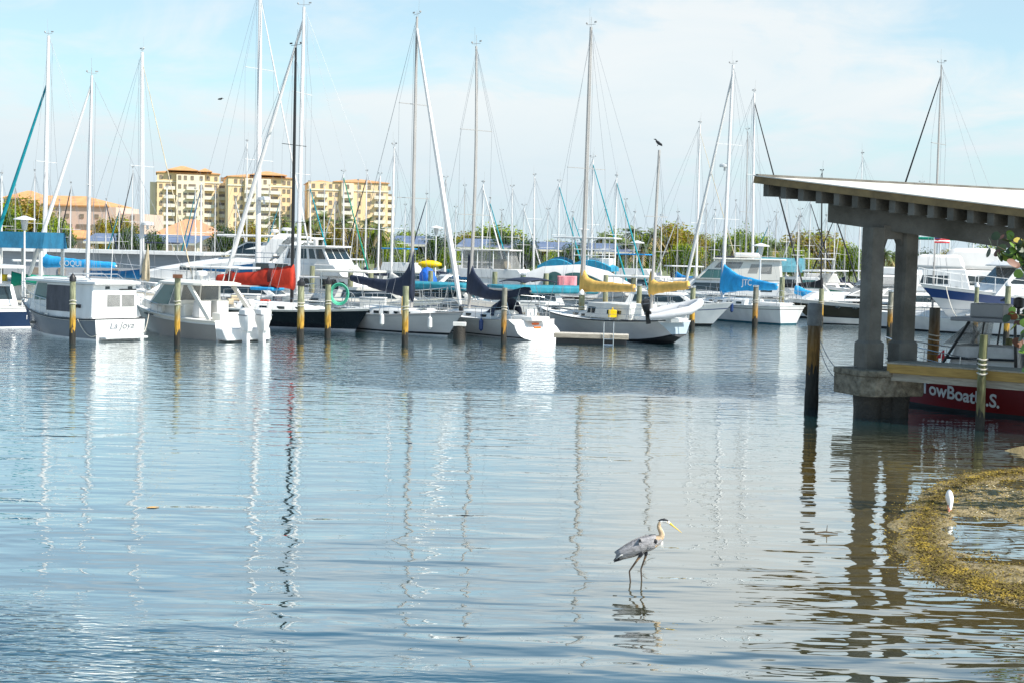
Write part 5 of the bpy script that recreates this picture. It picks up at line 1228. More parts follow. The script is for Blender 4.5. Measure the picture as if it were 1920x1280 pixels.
# arched window cruiser with blue bimini
H = Hull(13.0, 4.2, 1.5, 2.0, wt=.92, e=2.3, br=.9, kwb=.4)
t = motorboat('white coupe cruiser with tall arched side windows', 1128, 96, (.95, -.3), H, [(-1, .0, antif), (0, .1, blackp), (.1, .55, white), (.55, .60, bluestr), (.60, 1, white)], rail_m=offw)
t.scale = (.88,) * 3
house(t, 'saloon', white, 2.5, 12.0, 3.2, 10.4, 1.8, 1.0, 1.7, 2.5, tf=.6, bevel=.15)
q = MB(); q.loft([[Vector((x, y * hw, z0 + z * hh)) for y, z in ((-1, 0), (-.92, .7), (-.7, 1), (.7, 1), (.92, .7), (1, 0))] for x, z0, hh, hw in ((1.6, 1.7, 1.7, 1.75), (3.0, 1.7, 2.25, 1.75), (5.5, 1.7, 2.45, 1.7), (7.6, 1.7, 2.0, 1.6), (9.6, 1.9, .8, 1.3), (10.6, 2.0, .2, 1.0))]); co_ = q.build('coupe_roof', white, t, ang=.7)
for xs_ in ((3.2, 4.6, 1.1, 1.5), (4.9, 7.8, 1.55, .95), (8.0, 9.4, .75, .3)):
    for sg in (-1, 1):
        a, b, ha_, hb_ = xs_; n = 8; pts = []
        yy = lambda x: sg * (1.78 - .03 * max(0, x - 5) ** 2 + .05); 
        top = [Vector((a + (b - a) * i / n, 0, 2.25 + (ha_ + (hb_ - ha_) * i / n) * (.55 + .45 * math.sin(math.pi * (.15 + .7 * i / n))))) for i in range(n + 1)]
        bot = [Vector((a + (b - a) * i / n, 0, 2.25)) for i in range(n + 1)]
        q = MB()
        for i in range(n + 1):
            for p in (bot[i], top[i]):
                k = (p.z - 1.7) / 2.4; yv = (1.76 - .06 * k - .035 * max(0, p.x - 5.5) ** 2 * .8) ; q.v += [(p.x, sg * yv, p.z), (p.x, sg * (yv + .03), p.z)]
        for i in range(n):
            o4 = i * 4; q.f += [(o4 + 1, o4 + 5, o4 + 7, o4 + 3), (o4, o4 + 2, o4 + 6, o4 + 4), (o4 + 2, o4 + 3, o4 + 7, o4 + 6), (o4, o4 + 4, o4 + 5, o4 + 1)]; q.m += [0] * 4
        q.build('window', tealglass, co_)
railing(t, H, .45, .97, .75, 7, 1, .02)
tw = MB(); tw.loft([[Vector((-.85 + 1.7 * i / 8, .04 * math.sin(i * 1.9) , z)) for i in range(9)] for z in (-.5, .1, .62, .7)], cap=False, closed=False)
o = tw.build('towel', c_pink); tag(o, 'pink towel hung over a rail before the arched window cruiser', 'towel'); o.location = P(1063, 537, 93); s_ = o.modifiers.new('solid', 'SOLIDIFY'); s_.thickness = .03; o.scale = (.75, 1, .95)

# tower boat with blue awnings behind
H = Hull(12, 4, 1.3, 2.0, wt=.92, br=.8)
t = motorboat('white tower boat with two rounded blue awnings and a white lattice upper station', 1125, 118, (.96, -.28), H, [(-1, .0, antif), (0, .1, blackp), (.1, .9, white), (.9, 1, white)])
t.scale = (.8,) * 3
house(t, 'saloon', white, 1, 9, 1.2, 7.6, 1.8, 1.6, 1.6, 3.6, [('S', .1, .9, .4, .8)])
for cx_, l_ in ((1.2, 4.0), (4.4, 4.6)):
    q = MB(); q.loft([[Vector((cx_ + l_ * i / 8 , y, 3.7 + hh * math.sin(math.pi * (.12 + .76 * i / 8)))) for i in range(9)] + [Vector((cx_ + l_, y, 3.7)), Vector((cx_, y, 3.7))] for y, hh in ((-1.9, 1.1), (0, 1.4), (1.9, 1.1))]); q.build('awning', c_teal if cx_ > 9 else canvas('awning_blue', (.02, .26, .42)), t, ang=.9)
q = MB()
for x in (5.0, 6.5, 8.0):
    for sg in (-1, 1): q.tube([(x, sg * 1.6, 3.6), (x, sg * 1.5, 7.0)], .07, 6)
for z in (5.3, 5.9): q.tube([(5, -1.6, z), (8.6, -1.6, z)], .05, 6); q.tube([(5, 1.6, z), (8.6, 1.6, z)], .05, 6)
q.build('lattice_tower', white, t); vox(t, 'tower_roof', white, (6.0, 0, 7.1), (6.5, 3.6, .16), bevel=.05); radar(t, (7.2, 0, 5.9), r=.45); vox(t, 'tower_console', white, (7.4, 0, 4.6), (2.6, 2.8, .9), bevel=.06)

# trawler yacht
H = Hull(13.5, 4.4, 1.7, 2.4, wt=.92, br=.9, kwb=.4)
t = motorboat('white pilothouse yacht with raked windscreen behind the bright blue cover', 1322, 110, (-.97, .22), H, [(-1, .0, antif), (0, .1, blackp), (.1, .9, white), (.9, 1, white)], rail_m=offw)
t.scale = (.78,) * 3
h1 = house(t, 'saloon', white, 1.0, 11.6, 1.2, 9.8, 2.0, 1.75, 1.9, 3.4, [('P', .55, .93, .25, .78), ('S', .5, .9, .3, .8), ('P', .1, .24, .3, .8)], tf=.7, bevel=.1)
house(t, 'pilothouse', cream, 1.2, 9.6, 1.4, 7.6, 1.75, 1.55, 3.4, 5.4, [('P', .66, .96, .08, .5, tealglass), ('P', .55, .90, .58, .88, clearv), ('P', .12, .26, .35, .8, clearv), ('P', .30, .42, .35, .8, clearv), ('F', .04, .32, .1, .9, tealglass), ('F', .36, .64, .1, .9, tealglass), ('F', .68, .96, .1, .9, tealglass)], tf=.85, bevel=.1)
vox(t, 'pilothouse_roof', cream, (4.4, 0, 5.45), (7.0, 3.5, .18), bevel=.08); vox(t, 'roof_boat', white, (4.6, 0, 5.85), (2.6, 1.4, .5), bevel=.2); railing(t, H, .4, .97, .8, 7, 1, .022)

# teal awning boat
H = Hull(10.5, 3.8, 1.3, 1.9, wt=.9, br=.8)
t = motorboat('motor cruiser under a large teal awning', 1522, 122, (.96, -.3), H, [(-1, .0, antif), (0, .1, blackp), (.1, .9, white), (.9, 1, white)])
t.scale = (.86,) * 3
house(t, 'saloon', white, 1.0, 8.2, 1.2, 6.8, 1.7, 1.5, 1.5, 3.3, [('S', .1, .6, .4, .85), ('F', .1, .9, .4, .9), ('S', .68, .92, .4, .85, tealglass)])
q = MB(); z = 4.0
q.loft([[Vector((x, y * w_, zz)) for y, zz in ((-1, z - .25), (-.9, z + .35), (-.4, z + 1.15), (.4, z + 1.15), (.9, z + .35), (1, z - .25))] for x, w_ in ((-1.6, 2.0), (4.4, 2.0), (5.2, 1.7))]); q.build('awning', canvas('teal_awning', (.09, .27, .33)), t, ang=.4)
tubes(t, 'awning_post', steel, [[(x, sg * 1.75, 1.4), (x, sg * 1.85, z)] for x in (-1.3, 1.5, 4.6) for sg in (-1, 1)], .05); vox(t, 'sun_top', white, (6.6, 0, 3.9), (3.4, 2.4, .12), bevel=.04)

# brown hulled express cruiser
H = Hull(12.0, 4.0, 1.55, 2.0, wt=.92, e=2.3, br=1.1, kwb=.32, sagk=.05)
t = motorboat('express cruiser with dark brown hull band and white cabin close left of the pavilion columns', 1568, 98, (-.985, -.17), H, [(-1, .0, antif), (0, .04, blackp), (.04, .30, white), (.30, .36, blackp), (.36, .80, brownhull), (.80, .83, blackp), (.83, 1, white)], rail_m=offw, name='express_cruiser', cat='motorboat', at=.57)
t.scale = (.86,) * 3
house(t, 'trunk', white, 3.0, 11.0, 3.4, 9.8, 1.75, 1.1, 1.85, 2.55, [('P', .3, .6, .35, .7)], tf=.45, bevel=.12)
house(t, 'windscreen', white, 2.6, 7.6, 2.8, 5.6, 1.7, 1.35, 2.3, 3.1, [('P', .08, .42, .15, .9, clearv), ('P', .46, .68, .12, .92, clearv), ('P', .72, .96, .12, .92, clearv), ('F', .05, .48, .1, .9, clearv), ('F', .52, .95, .1, .9, clearv)], tf=.75, bevel=.06)
house(t, 'enclosure', white, 1.2, 6.0, 2.0, 5.0, 1.55, 1.25, 3.1, 4.0, [('P', .52, .90, .10, .82, clearv), ('P', .10, .46, .10, .82, clearv), ('F', .05, .95, .1, .8, clearv)], tf=.85, bevel=.12)
arch(t, white, 2.6, 2.2, 1.85, 2.2, lean=.9); radar(t, (1.6, 0, 4.75), r=.35); railing(t, H, .45, .98, .6, 7, 1, .02)
# dark blue loose sail covers drooping left of it
t2, H2, on2, zd2 = sailboat('low sloop with sagging bright blue covers between the lettered cover and brown cruiser', (1493, 560), (1497, 412), 108, (-.8, .6), L=8.5, B=2.8, boom=.6, boom_z=.9, cov=c_lblue, cov_kw=dict(hf=.5, ha=.5, taper=.3, drop=.5, wid=.3), lod=1, mast_r=.06)

# big blue striped yacht on the right
H = Hull(19.0, 5.2, 1.9, 3.05, wt=.9, e=2.1, br=.95, kwb=.28, sagk=.05, fl=1.0)
t = motorboat('large white yacht with dark blue sheer band moored behind the tow boat', 1745, 90, (-.97, -.10), H, [(-1, .0, antif), (0, .06, bluestr), (.06, .72, palehull), (.72, .92, bluestr), (.92, 1, white)], rail_m=white, at=.96)
house(t, 'foredeck_trunk', white, 5, 15.5, 5.5, 14.0, 2.0, 1.5, 2.5, 3.3, tf=.5, bevel=.12)
hh = house(t, 'saloon', white, 2, 14.9, 2, 13.3, 2.2, 1.9, 2.4, 4.25, [('P', .80, .885, .42, .93), ('P', .895, .98, .42, .93, glass, -.04), ('P', .68, .79, .42, .93), ('P', .3, .62, .45, .9), ('F', .02, .26, .40, .95), ('F', .28, .50, .40, .95), ('F', .52, .74, .40, .95), ('F', .76, .98, .40, .95)], tf=.85)
house(t, 'flybridge', white, 1.5, 14.2, 2.5, 12.2, 2.2, 1.7, 4.25, 5.1, tf=.85, bevel=.25); vox(t, 'bridge_top', cream, (9.4, 0, 6.5), (4.2, 3.2, .16), bevel=.06)
tubes(t, 'bridge_post', white, [[(x, sg * 1.4, 5.0), (x, sg * 1.4, 6.5)] for x in (7.8, 10.8) for sg in (-1, 1)], .06); MB().lathe((12.4, .6, 5.05), [(.06, 0), (.08, .3), (.22, .35), (.22, .65), (.1, .7)], 10).build('searchlight', blackp, t)
railing(t, H, .55, .985, .95, 9, 2, .024, m=white)
q = MB(); b = t.matrix_basis
line('mooring_rope', 'white line drooping from the blue striped yacht bow to the pile before it', sag(b @ H.pt(.93, 1, 1), P(1812, 590, 84), .9), .03)
# motor yachts seen through the pavilion
H = Hull(13, 4.2, 1.6, 2.2, wt=.92, br=.8)
t = motorboat('white cruiser with jade green hull band seen between the pavilion columns', 1700, 116, (-.95, .3), H, [(-1, .0, antif), (0, .1, blackp), (.1, .55, white), (.55, .88, greenhull), (.88, 1, white)])
house(t, 'saloon', white, 1.5, 10.5, 2, 8.6, 1.9, 1.6, 2.0, 3.9, [('P', .2, .9, .35, .7)], tf=.8, bevel=.1)
house(t, 'canvas_top', sailw, 2, 6.5, 2.4, 5.6, 1.6, 1.2, 3.9, 5.0, bevel=.25)
H = Hull(11, 3.8, 1.3, 1.9, wt=.9, br=.8)
t = motorboat('cruiser with flat emerald sunshade on poles beyond the pavilion', 1745, 130, (-.97, .2), H, [(-1, .0, antif), (0, .1, blackp), (.1, .9, white), (.9, 1, white)])
house(t, 'saloon', white, 1, 8, 1.2, 6.6, 1.7, 1.5, 1.5, 4.2, [('P', .1, .9, .5, .8)]); vox(t, 'sunshade', canvas('emerald_canvas', (.0, .25, .17)), (5.2, 0, 6.5), (7.6, 3.4, .22), bevel=.08)
tubes(t, 'sunshade_pole', white, [[(x, sg * 1.5, 1.5), (x, sg * 1.55, 6.5)] for x in (2.2, 5, 8) for sg in (-1, 1)], .05)
H = Hull(12, 4, 1.5, 2.1, wt=.92, br=.9)
t = motorboat('white cruiser with rounded canvas flybridge beyond the blue striped yacht bow', 1790, 118, (-.96, .25), H, [(-1, .0, antif), (0, .1, blackp), (.1, .9, white), (.9, 1, white)])
house(t, 'saloon', white, 1, 9.5, 1.2, 8, 1.8, 1.6, 1.9, 3.8, [('P', .15, .9, .35, .75)], bevel=.1); house(t, 'canvas_flybridge', sailw, 2.0, 7.8, 2.8, 6.4, 1.6, 1.1, 3.8, 5.6, tf=.8, bevel=.4)
H = Hull(10, 3.4, 1.2, 1.6, wt=.9, br=.8)
t = motorboat('small navy hulled cruiser low behind the right pavilion column', 1712, 101, (-.9, -.3), H, [(-1, .0, antif), (0, .1, white), (.1, .75, navyhull), (.75, 1, white)], name='cabin_cruiser', cat='cabin cruiser')
house(t, 'cabin', white, 2, 7.5, 2.4, 6.4, 1.4, 1.2, 1.3, 2.2, [('P', .1, .9, .3, .8)], tf=.6); vox(t, 'cockpit_cover', canvas('teal_cover', (.02, .22, .30)), (1.4, 0, 1.45), (2.6, 2.6, .3), bevel=.1)
# filler cruisers between first and second rows
for px, Y, sx, lb, mm in ((30, 96, -1, 'white hardtop cruiser behind the navy hulled boat', white), (350, 90, -1, 'low white runabout behind the twin outboard boat', cream), (462, 88, 1, 'white day cruiser crowded behind the red sail cover', white),
                          (700, 86, 1, 'low cream cruiser behind the grey sloop boom', cream), (830, 90, 1, 'white cruiser with long teal cockpit cover behind the two navy covers', white), (985, 88, -1, 'white cruiser with long teal cockpit cover below the sportfisher', white), (1240, 92, 1, 'white express boat with dark side windows behind the mizzen boom', white)):
    H = Hull(9.5, 3.2, 1.1, 1.6, wt=.92, e=2.3, br=.9, kwb=.38)
    t = motorboat(lb, px, Y, (sx * .93, -.36), H, [(-1, .0, antif), (0, .1, blackp), (.1, .7, mm), (.7, .74, bluestr), (.74, 1, mm)], name='day_cruiser', cat='motorboat', lod=1)
    house(t, 'cabin', mm, 2.6, 7.6, 3.0, 6.2, 1.3, 1.1, 1.2, 2.05, [('S', .1, .9, .3, .8), ('P', .1, .9, .3, .8), ('F', .1, .9, .3, .85)], tf=.65)
    if 'teal' in lb: vox(t, 'cockpit_cover', canvas('teal_cover', (.02, .22, .30)), (3.6, 0, 2.15), (6.4, 2.9, .45), bevel=.12)
    else:
        vox(t, 'hard_top', mm, (3.2, 0, 3.0), (3.6, 2.5, .14), bevel=.05)
        tubes(t, 'top_post', steel, [[(x, sg * 1.1, 1.2), (x, sg * 1.1, 3.0)] for x in (1.8, 4.6) for sg in (-1, 1)], .035)
    railing(t, H, .45, .97, .6, 6, 1, .02)
# third row of small cruisers
for k_, (px, lb) in enumerate(((862, 'far white cruiser left of the sportfisher'), (910, 'far cream cruiser under the round green tree'), (1062, 'far white cruiser left of the blue awnings'), (1212, 'far white cruiser behind the mizzen sail cover'), (1252, 'far navy striped cruiser right of the mizzen sail cover'),
        (1400, 'far white cruiser behind the lamp by the teal awning'), (1520, 'far cruiser below the broad golden tree'), (1560, 'far white cruiser behind the brown hulled cruiser roof'), (1600, 'far cruiser next to the left pavilion column'), (770, 'far white cruiser behind the tall navy sail cover'), (612, 'far cruiser behind the left end of the enclosed yacht'), (330, 'far cream cruiser before the harbour building end'), (60, 'far white cruiser behind the kiosk'), (1850, 'far white cruiser behind the blue striped yacht bridge'))):
    H = Hull(9.0, 3.1, 1.15, 1.7, wt=.92, e=2.3, br=.9, kwb=.38); sx = 1 if k_ % 2 else -1
    t = motorboat(lb, px, 122 + 3 * (k_ % 5), (sx * .9, -.4 + .2 * (k_ % 3)), H, [(-1, .0, antif), (0, .1, blackp), (.1, .7, (white, white, cream, navyhull)[k_ % 4]), (.7, 1, white)], name='far_cruiser', cat='motorboat', lod=1)
    house(t, 'cabin', (white, cream)[k_ % 2], 2.0, 7.4, 2.4, 6.0, 1.35, 1.1, 1.2, 2.3, [('S', .1, .9, .35, .85), ('P', .1, .9, .35, .85), ('F', .1, .9, .3, .85)], tf=.7)
    if k_ % 2:
        house(t, 'flybridge', white, 1.8, 5.2, 2.0, 4.8, 1.2, 1.1, 2.3, 3.1, tf=.85); vox(t, 'bridge_top', (c_blue, white, c_navy)[k_ % 3], (3.2, 0, 4.4), (2.8, 2.1, .12), bevel=.04)
        tubes(t, 'top_post', steel, [[(x, sg * 1.0, 3.0), (x, sg * .98, 4.4)] for x in (2.0, 4.4) for sg in (-1, 1)], .035)
    else:
        vox(t, 'hard_top', white, (3.0, 0, 3.4), (3.2, 2.4, .12), bevel=.04); tubes(t, 'top_post', steel, [[(x, sg * 1.05, 1.2), (x, sg * 1.0, 3.4)] for x in (1.6, 4.3) for sg in (-1, 1)], .035)
        MB().tube([(2.6, .6, 3.4), (2.2, .7, 7.0)], .025, 5).build('whip_aerial', white, t)
    railing(t, H, .45, .97, .6, 5, 1, .02)
# fenders hung along the first row
fend = mat('white_fender', (.70, .70, .68), .4, .1, 3)
for px, py, Y, m_, lb in ((150, 612, 65.6, fend, 'white fender hanging at the grey trawler quarter'), (716, 600, 73.6, fend, 'white fender against the grey sloop amidships'), (806, 606, 71.4, fend, 'white fender near the grey sloop bow'), (902, 610, 73.2, bluestr, 'blue fender against the scooped transom sloop'),
                          (1150, 602, 74.6, fend, 'white fender above the dock ladder on the ketch side'), (1372, 578, 96.5, bluestr, 'blue fender on the bright blue cover sloop'), (505, 592, 74, fend, 'white fender at the black sloop stern')):
    o = MB().lathe((0, 0, 0), [(.02, .36), (.05, .30), (.11, .24), (.12, -.20), (.05, -.28), (.02, -.30)], 10).tube([(0, 0, .34), (0, .02, .85)], .012, 5).build('fender', m_); tag(o, lb, 'fender'); o.location = P(px, py, Y)
fl = MB()
for k in range(7): fl.loft([[Vector((x, .05 * math.sin(x * 7) + dy, .09 * k + z)) for z in (0, .09) for dy in (0,)] for x in (.02, .25, .5, .75, 1.0) for dy in (0,)], mi=0 if k % 2 == 0 else 1, cap=False, closed=False)
fl.slab([(.02, -.012, .27), (.42, -.012, .27), (.42, -.012, .63), (.02, -.012, .63)], .004, 2); fl.tube([(0, 0, -1.2), (0, 0, .75)], .02, 6, 1)
o = fl.build('flag', [letter_r, letter_w, bluestr]); tag(o, 'small striped flag flying under the pavilion beam', 'flag'); o.location = P(1751, 456, 90); sd_ = o.modifiers.new('solid', 'SOLIDIFY'); sd_.thickness = .008
# piers between the rows
for (a, b, lb) in (((-42, 90), (8, 85), 'long main pier behind the first row of boats'),):
    a, b = Vector((*a, 0)), Vector((*b, 0)); d = b - a
    t = thing('pier', lb, 'pier', a, math.atan2(d.y, d.x)); l = d.length
    vox(t, 'deck', dockm, (l / 2, 0, .80), (l, 1.9, .14)); vox(t, 'edge_beam', gwood, (l / 2, -.98, .70), (l, .08, .26))
    q = MB()
    for k in range(int(l / 4)): q.tube([(2 + k * 4, 0, -1), (2 + k * 4, 0, .75)], .16, 8)
    q.build('support_piles', dirt, t)
for px, py, Y, lb in ((150, 560, 88, 'white dock box behind the grey trawler wheelhouse'), (462, 580, 84.5, 'white numbered dock box beside the black sloop hull'), (700, 580, 84, 'white dock box behind the grey sloop stern'), (1000, 575, 84, 'white dock box behind the scooped transom sloop')):
    g = P(px, py, Y); t = thing('dock_box', lb, 'dock box', (g.x, Y, .87), R(-6)); vox(t, 'chest', offw, (0, 0, .3), (1.5, .7, .6), bevel=.03); vox(t, 'lid', white, (0, 0, .64), (1.56, .76, .1), bevel=.03)
    if px == 462: text('26', .22, (-.2, -.352, .34), (1, 0, 0), (0, 0, 1), greyhull, t)
# blue kiosk awning on the left
g = P(40, 450, 84)
t = thing('dock_kiosk', 'dock kiosk under a long flat fronted blue awning at the left', 'kiosk', (g.x, 84, 0), R(-8))
zt_, zb_ = P(100, 437, 84).z, P(100, 467, 84).z
q = MB(); q.hexa([(-3.4, -1.6, zb_), (2.1, -1.6, zb_), (2.1, 1.6, zb_), (-3.4, 1.6, zb_), (-3.4, -1.3, zt_), (2.1, -1.3, zt_), (2.1, 1.3, zt_), (-3.4, 1.3, zt_)]); q.build('awning', canvas('kiosk_blue', (.01, .13, .24)), t, smooth=False)
for x in (-3.1, -.6, 1.9):
    for y in (-1.4, 1.4): MB().box((x, y, zb_ / 2), (.16, .16, zb_)).build('post', offw, t)
vox(t, 'counter', offw, (-.8, .4, 1.4), (4.4, .8, 1.1)); vox(t, 'locker', c_grey, (-2.4, 1.0, 1.9), (1.2, .6, 2.0)); vox(t, 'deck', dockm, (-.6, 0, .8), (7, 3.6, .14))
for dx, m_, lb, z in ((-2.3, c_lblue, 'light blue ice chest on the kiosk counter', 2.15), (-1.4, yplas, 'yellow bucket on the kiosk counter', 2.12), (-.4, redp, 'red storage bin on the kiosk counter', 2.12)):
    o = MB().box((0, 0, 0), (.6, .4, .36)).box((0, 0, .2), (.64, .44, .06)).build('ice_chest' if 'ice' in lb else ('bucket' if 'bucket' in lb else 'storage_bin'), m_, bevel=.03); tag(o, lb, 'box'); o.location = t.matrix_basis @ Vector((dx, .3, z))
# bits and pieces
o = MB(); [o.tube([(r_ * math.cos(a), .04 * k + .02 * math.sin(3 * a), r_ * 1.15 * math.sin(a)) for a in (2 * math.pi * i / 20 for i in range(21))], .035, 6) for k, r_ in enumerate((.50, .44, .48, .40))]
o = o.build('hose_coil', gplas); tag(o, 'green hose coil hanging beside the thin black capped pile', 'hose'); o.location = P(636, 552, 75)
o = MB(); o.ball((0, 0, 0), (1.5, .34, .34), 10); o.ball((0, 0, .16), (1.0, .26, .2), 10); o = o.build('kayak', yplas); tag(o, 'yellow kayak stowed beyond the tall navy sail cover', 'kayak'); o.location = P(806, 496, 104); o.scale = (.6, .8, .8)
o = MB(); o.ball((0, 0, 0), (.75, .6, .85), 10); o.ball((.5, 0, -.3), (.4, .4, .55), 8); o = o.build('tarpaulin', bplas); tag(o, 'bright blue tarpaulin bundle right of the tall navy sail cover', 'tarpaulin'); o.location = P(801, 520, 96); o.scale = (.75, .75, .8)

# ---------------------------------------------------------------- tow boat
e0, e1 = G(1762, 764), G(1935, 790); e0 = P(1762, 700, 43.8); e1 = P(1930, 700, 42.2)
hd = Vector((e0.x - e1.x, e0.y - e1.y, 0)).normalized(); rz = math.atan2(hd.y, hd.x); side = Vector((-hd.y, hd.x, 0))
H = Hull(8.6, 2.9, .80, 1.42, wt=.95, e=3.2, br=.35, kws=.96, kwb=.55, sagk=.05, tm=.5, fl=1.0)
bow_w = P(1636, 700, 43.9); loc = Vector((bow_w.x, bow_w.y, 0)) - hd * H.L - side * 1.2
t = thing('tow_boat', 'red towing boat lettered TowBoatU.S. moored in shade under the pavilion', 'tow boat', loc, rz)
hull_parts(t, H, [(-1, .0, antif), (0, .1, antif), (.1, .97, redp), (.97, 1, plasb)], deck=mat('grey_nonskid', (.34, .34, .34), .8, .1, 2), rail_m=plasb)
pr = lambda p: Vector((p.x, H.yat(p.x, p.z) + .012, p.z))
lw = mat('white_vinyl', (.62, .62, .60), .45, .03, 2)
text('TowBoatU.S.', .39, (H.L - 2.72, 0, .55), (-1, 0, -.10), (-.10, 0, 1), lw, t, proj=pr, squash=.86, bold=.025)
text('23', .24, (H.L - 5.6, 0, .50), (-1, 0, 0), (0, 0, 1), lw, t, proj=pr)
cs = house(t, 'console', c_white, 3.0, 5.3, 3.1, 5.0, .72, .66, .95, 2.0, [('P', .1, .4, .3, .8, offw)], bevel=.05)
text('4', .34, (5.35, .80, 1.62), (-1, 0, 0), (0, 0, 1), letter_r, t, bold=.03)
q = MB()
for sg in (-1, 1):
    q.tube([(5.5, sg * .8, 1.1), (4.55, sg * .8, 2.72)], .045, 8); q.tube([(3.1, sg * .8, 1.0), (3.2, sg * .8, 2.72)], .045, 8); q.tube([(5.2, sg * .8, 1.6), (3.1, sg * .8, 1.65)], .035, 8); q.tube([(4.3, sg * .8, 1.0), (4.1, sg * .8, 2.72)], .03, 6)
q.build('top_frame', blackp, t); vox(t, 'hard_top', mat('grey_top', (.30, .31, .33), .5, .1, 2), (3.6, 0, 2.78), (2.9, 2.1, .12), bevel=.03)
house(t, 'windscreen', clearv, 4.4, 5.35, 4.3, 4.6, .74, .74, 2.0, 2.68, bevel=.01); house(t, 'seat', c_grey, 2.2, 2.9, 2.2, 2.8, .55, .55, .95, 1.9)
vox(t, 'equipment_box', mat('grey_box', (.36, .37, .38), .5, .1, 2), (4.1, .2, 3.05), (1.0, .9, .42), bevel=.04); MB().lathe((3.3, .2, 2.84), [(.05, 0), (.05, .3), (.16, .34), (.16, .6), (.05, .64)], 10).build('searchlight', blackp, t)
railing(t, H, .62, .97, .62, 5, 2, .02); q = MB(); q.tube([(1.2, -.9, .9), (1.2, -.9, 2.2), (1.2, .9, 2.2), (1.2, .9, .9)], .05, 8); q.tube([(1.2, 0, 2.2), (1.2, 0, .9)], .06, 8); q.build('tow_bitt', blackp, t)
for ch in t.children:
    if ch.name.split('.')[0] in ('console', 'top_frame', 'hard_top', 'windscreen', 'seat', 'equipment_box', 'searchlight') or ch.data.materials[0] is letter_r: ch.location.x += 1.25
vox(t, 'bow_hatch', offw, (7.4, 0, 1.25), (1.0, .9, .12)); q = MB()
for k in range(4): q.tube([(.9 + .3 * math.cos(a), .3 * math.sin(a), 1.1 + .05 * k) for a in (2 * math.pi * i / 14 for i in range(15))], .03, 6)
q.build('tow_rope', gplas, t); outboard(t, (-.15, .4, .95), plasb, 1.1); outboard(t, (-.15, -.4, .95), plasb, 1.1)

# ---------------------------------------------------------------- heron
def skin_bird(name, pts, edges, root, lv_=2):
    me = bpy.data.meshes.new(name); me.from_pydata([p[0] for p in pts], edges, []); o = bpy.data.objects.new(name, me); col.objects.link(o)
    md = o.modifiers.new('skin', 'SKIN'); md.use_smooth_shade = True
    for i, p in enumerate(pts):
        d = me.skin_vertices[0].data[i]; d.radius = p[1] if isinstance(p[1], tuple) else (p[1], p[1]); d.use_root = (i == root)
    sb = o.modifiers.new('sub', 'SUBSURF'); sb.levels = sb.render_levels = lv_
    bpy.context.view_layer.update()
    m = bpy.data.meshes.new_from_object(o.evaluated_get(bpy.context.evaluated_depsgraph_get())); bpy.data.objects.remove(o)
    return m
hz = [((-.36, 0, .315), (.012, .03)), ((-.22, 0, .385), (.065, .07)), ((-.08, 0, .475), (.115, .10)), ((.06, 0, .54), (.135, .11)), ((.18, 0, .565), (.105, .085)), ((.24, 0, .61), (.058, .05)),
      ((.258, 0, .66), .042), ((.232, 0, .71), .036), ((.205, 0, .76), .032), ((.212, 0, .81), .028), ((.25, 0, .842), (.032, .028)), ((.30, 0, .842), (.036, .030)), ((.345, 0, .818), (.022, .020)), ((.39, 0, .785), (.014, .012)), ((.515, 0, .692), (.003, .003)),
      ((-.005, -.045, .40), .035), ((-.06, -.045, .32), .017), ((-.17, -.045, .15), .0115), ((-.135, -.045, -.12), .010),
      ((.05, .045, .41), .035), ((.045, .045, .34), .017), ((-.012, .045, .165), .0115), ((.012, .045, -.12), .010)]
he = [(i, i + 1) for i in range(14)] + [(2, 15), (15, 16), (16, 17), (17, 18), (3, 19), (19, 20), (20, 21), (21, 22)]
bme = skin_bird('heron', hz, he, 3)
hmats = [mat('heron_grey_feathers', (.40, .39, .40), .8, .45, 16, bump=.6, stretch=(1, 3, 3)), mat('heron_dark_feathers', (.045, .045, .055), .8, .3, 14), mat('heron_buff_neck', (.52, .38, .24), .8, .25, 20, bump=.4), mat('heron_white_face', (.78, .76, .72), .8, .08, 20),
         mat('heron_black_crown', (.012, .012, .016), .6, .2, 20), mat('heron_yellow_bill', (.80, .52, .05), .4, .15, 20), mat('heron_leg', (.07, .05, .035), .6, .3, 20), mat('heron_thigh', (.26, .16, .09), .8, .2, 20)]
for m_ in hmats: bme.materials.append(m_)
for p in bme.polygons:
    c = p.center; mi = 0
    if c.x > .355: mi = 5
    elif c.z > .80 and c.x > .225:
        mi = 3
        if c.z > .852 - .25 * max(0, c.x - .30) : mi = 4
    elif c.z > .60 and c.x > .17: mi = 3 if (c.x > .255 and c.z < .76 and abs(c.y) < .014) else 2
    elif c.z < .41 and c.x > -.2 and abs(c.y) < .07 and (c.z < .345 or False): mi = 7 if c.z > .29 else 6
    elif c.z < .43 and c.x > -.1: mi = 1
    elif c.x > .17 and c.z < .53: mi = 2
    p.material_index = mi
bm2 = bmesh.new(); bm2.from_mesh(bme)
fq = MB()
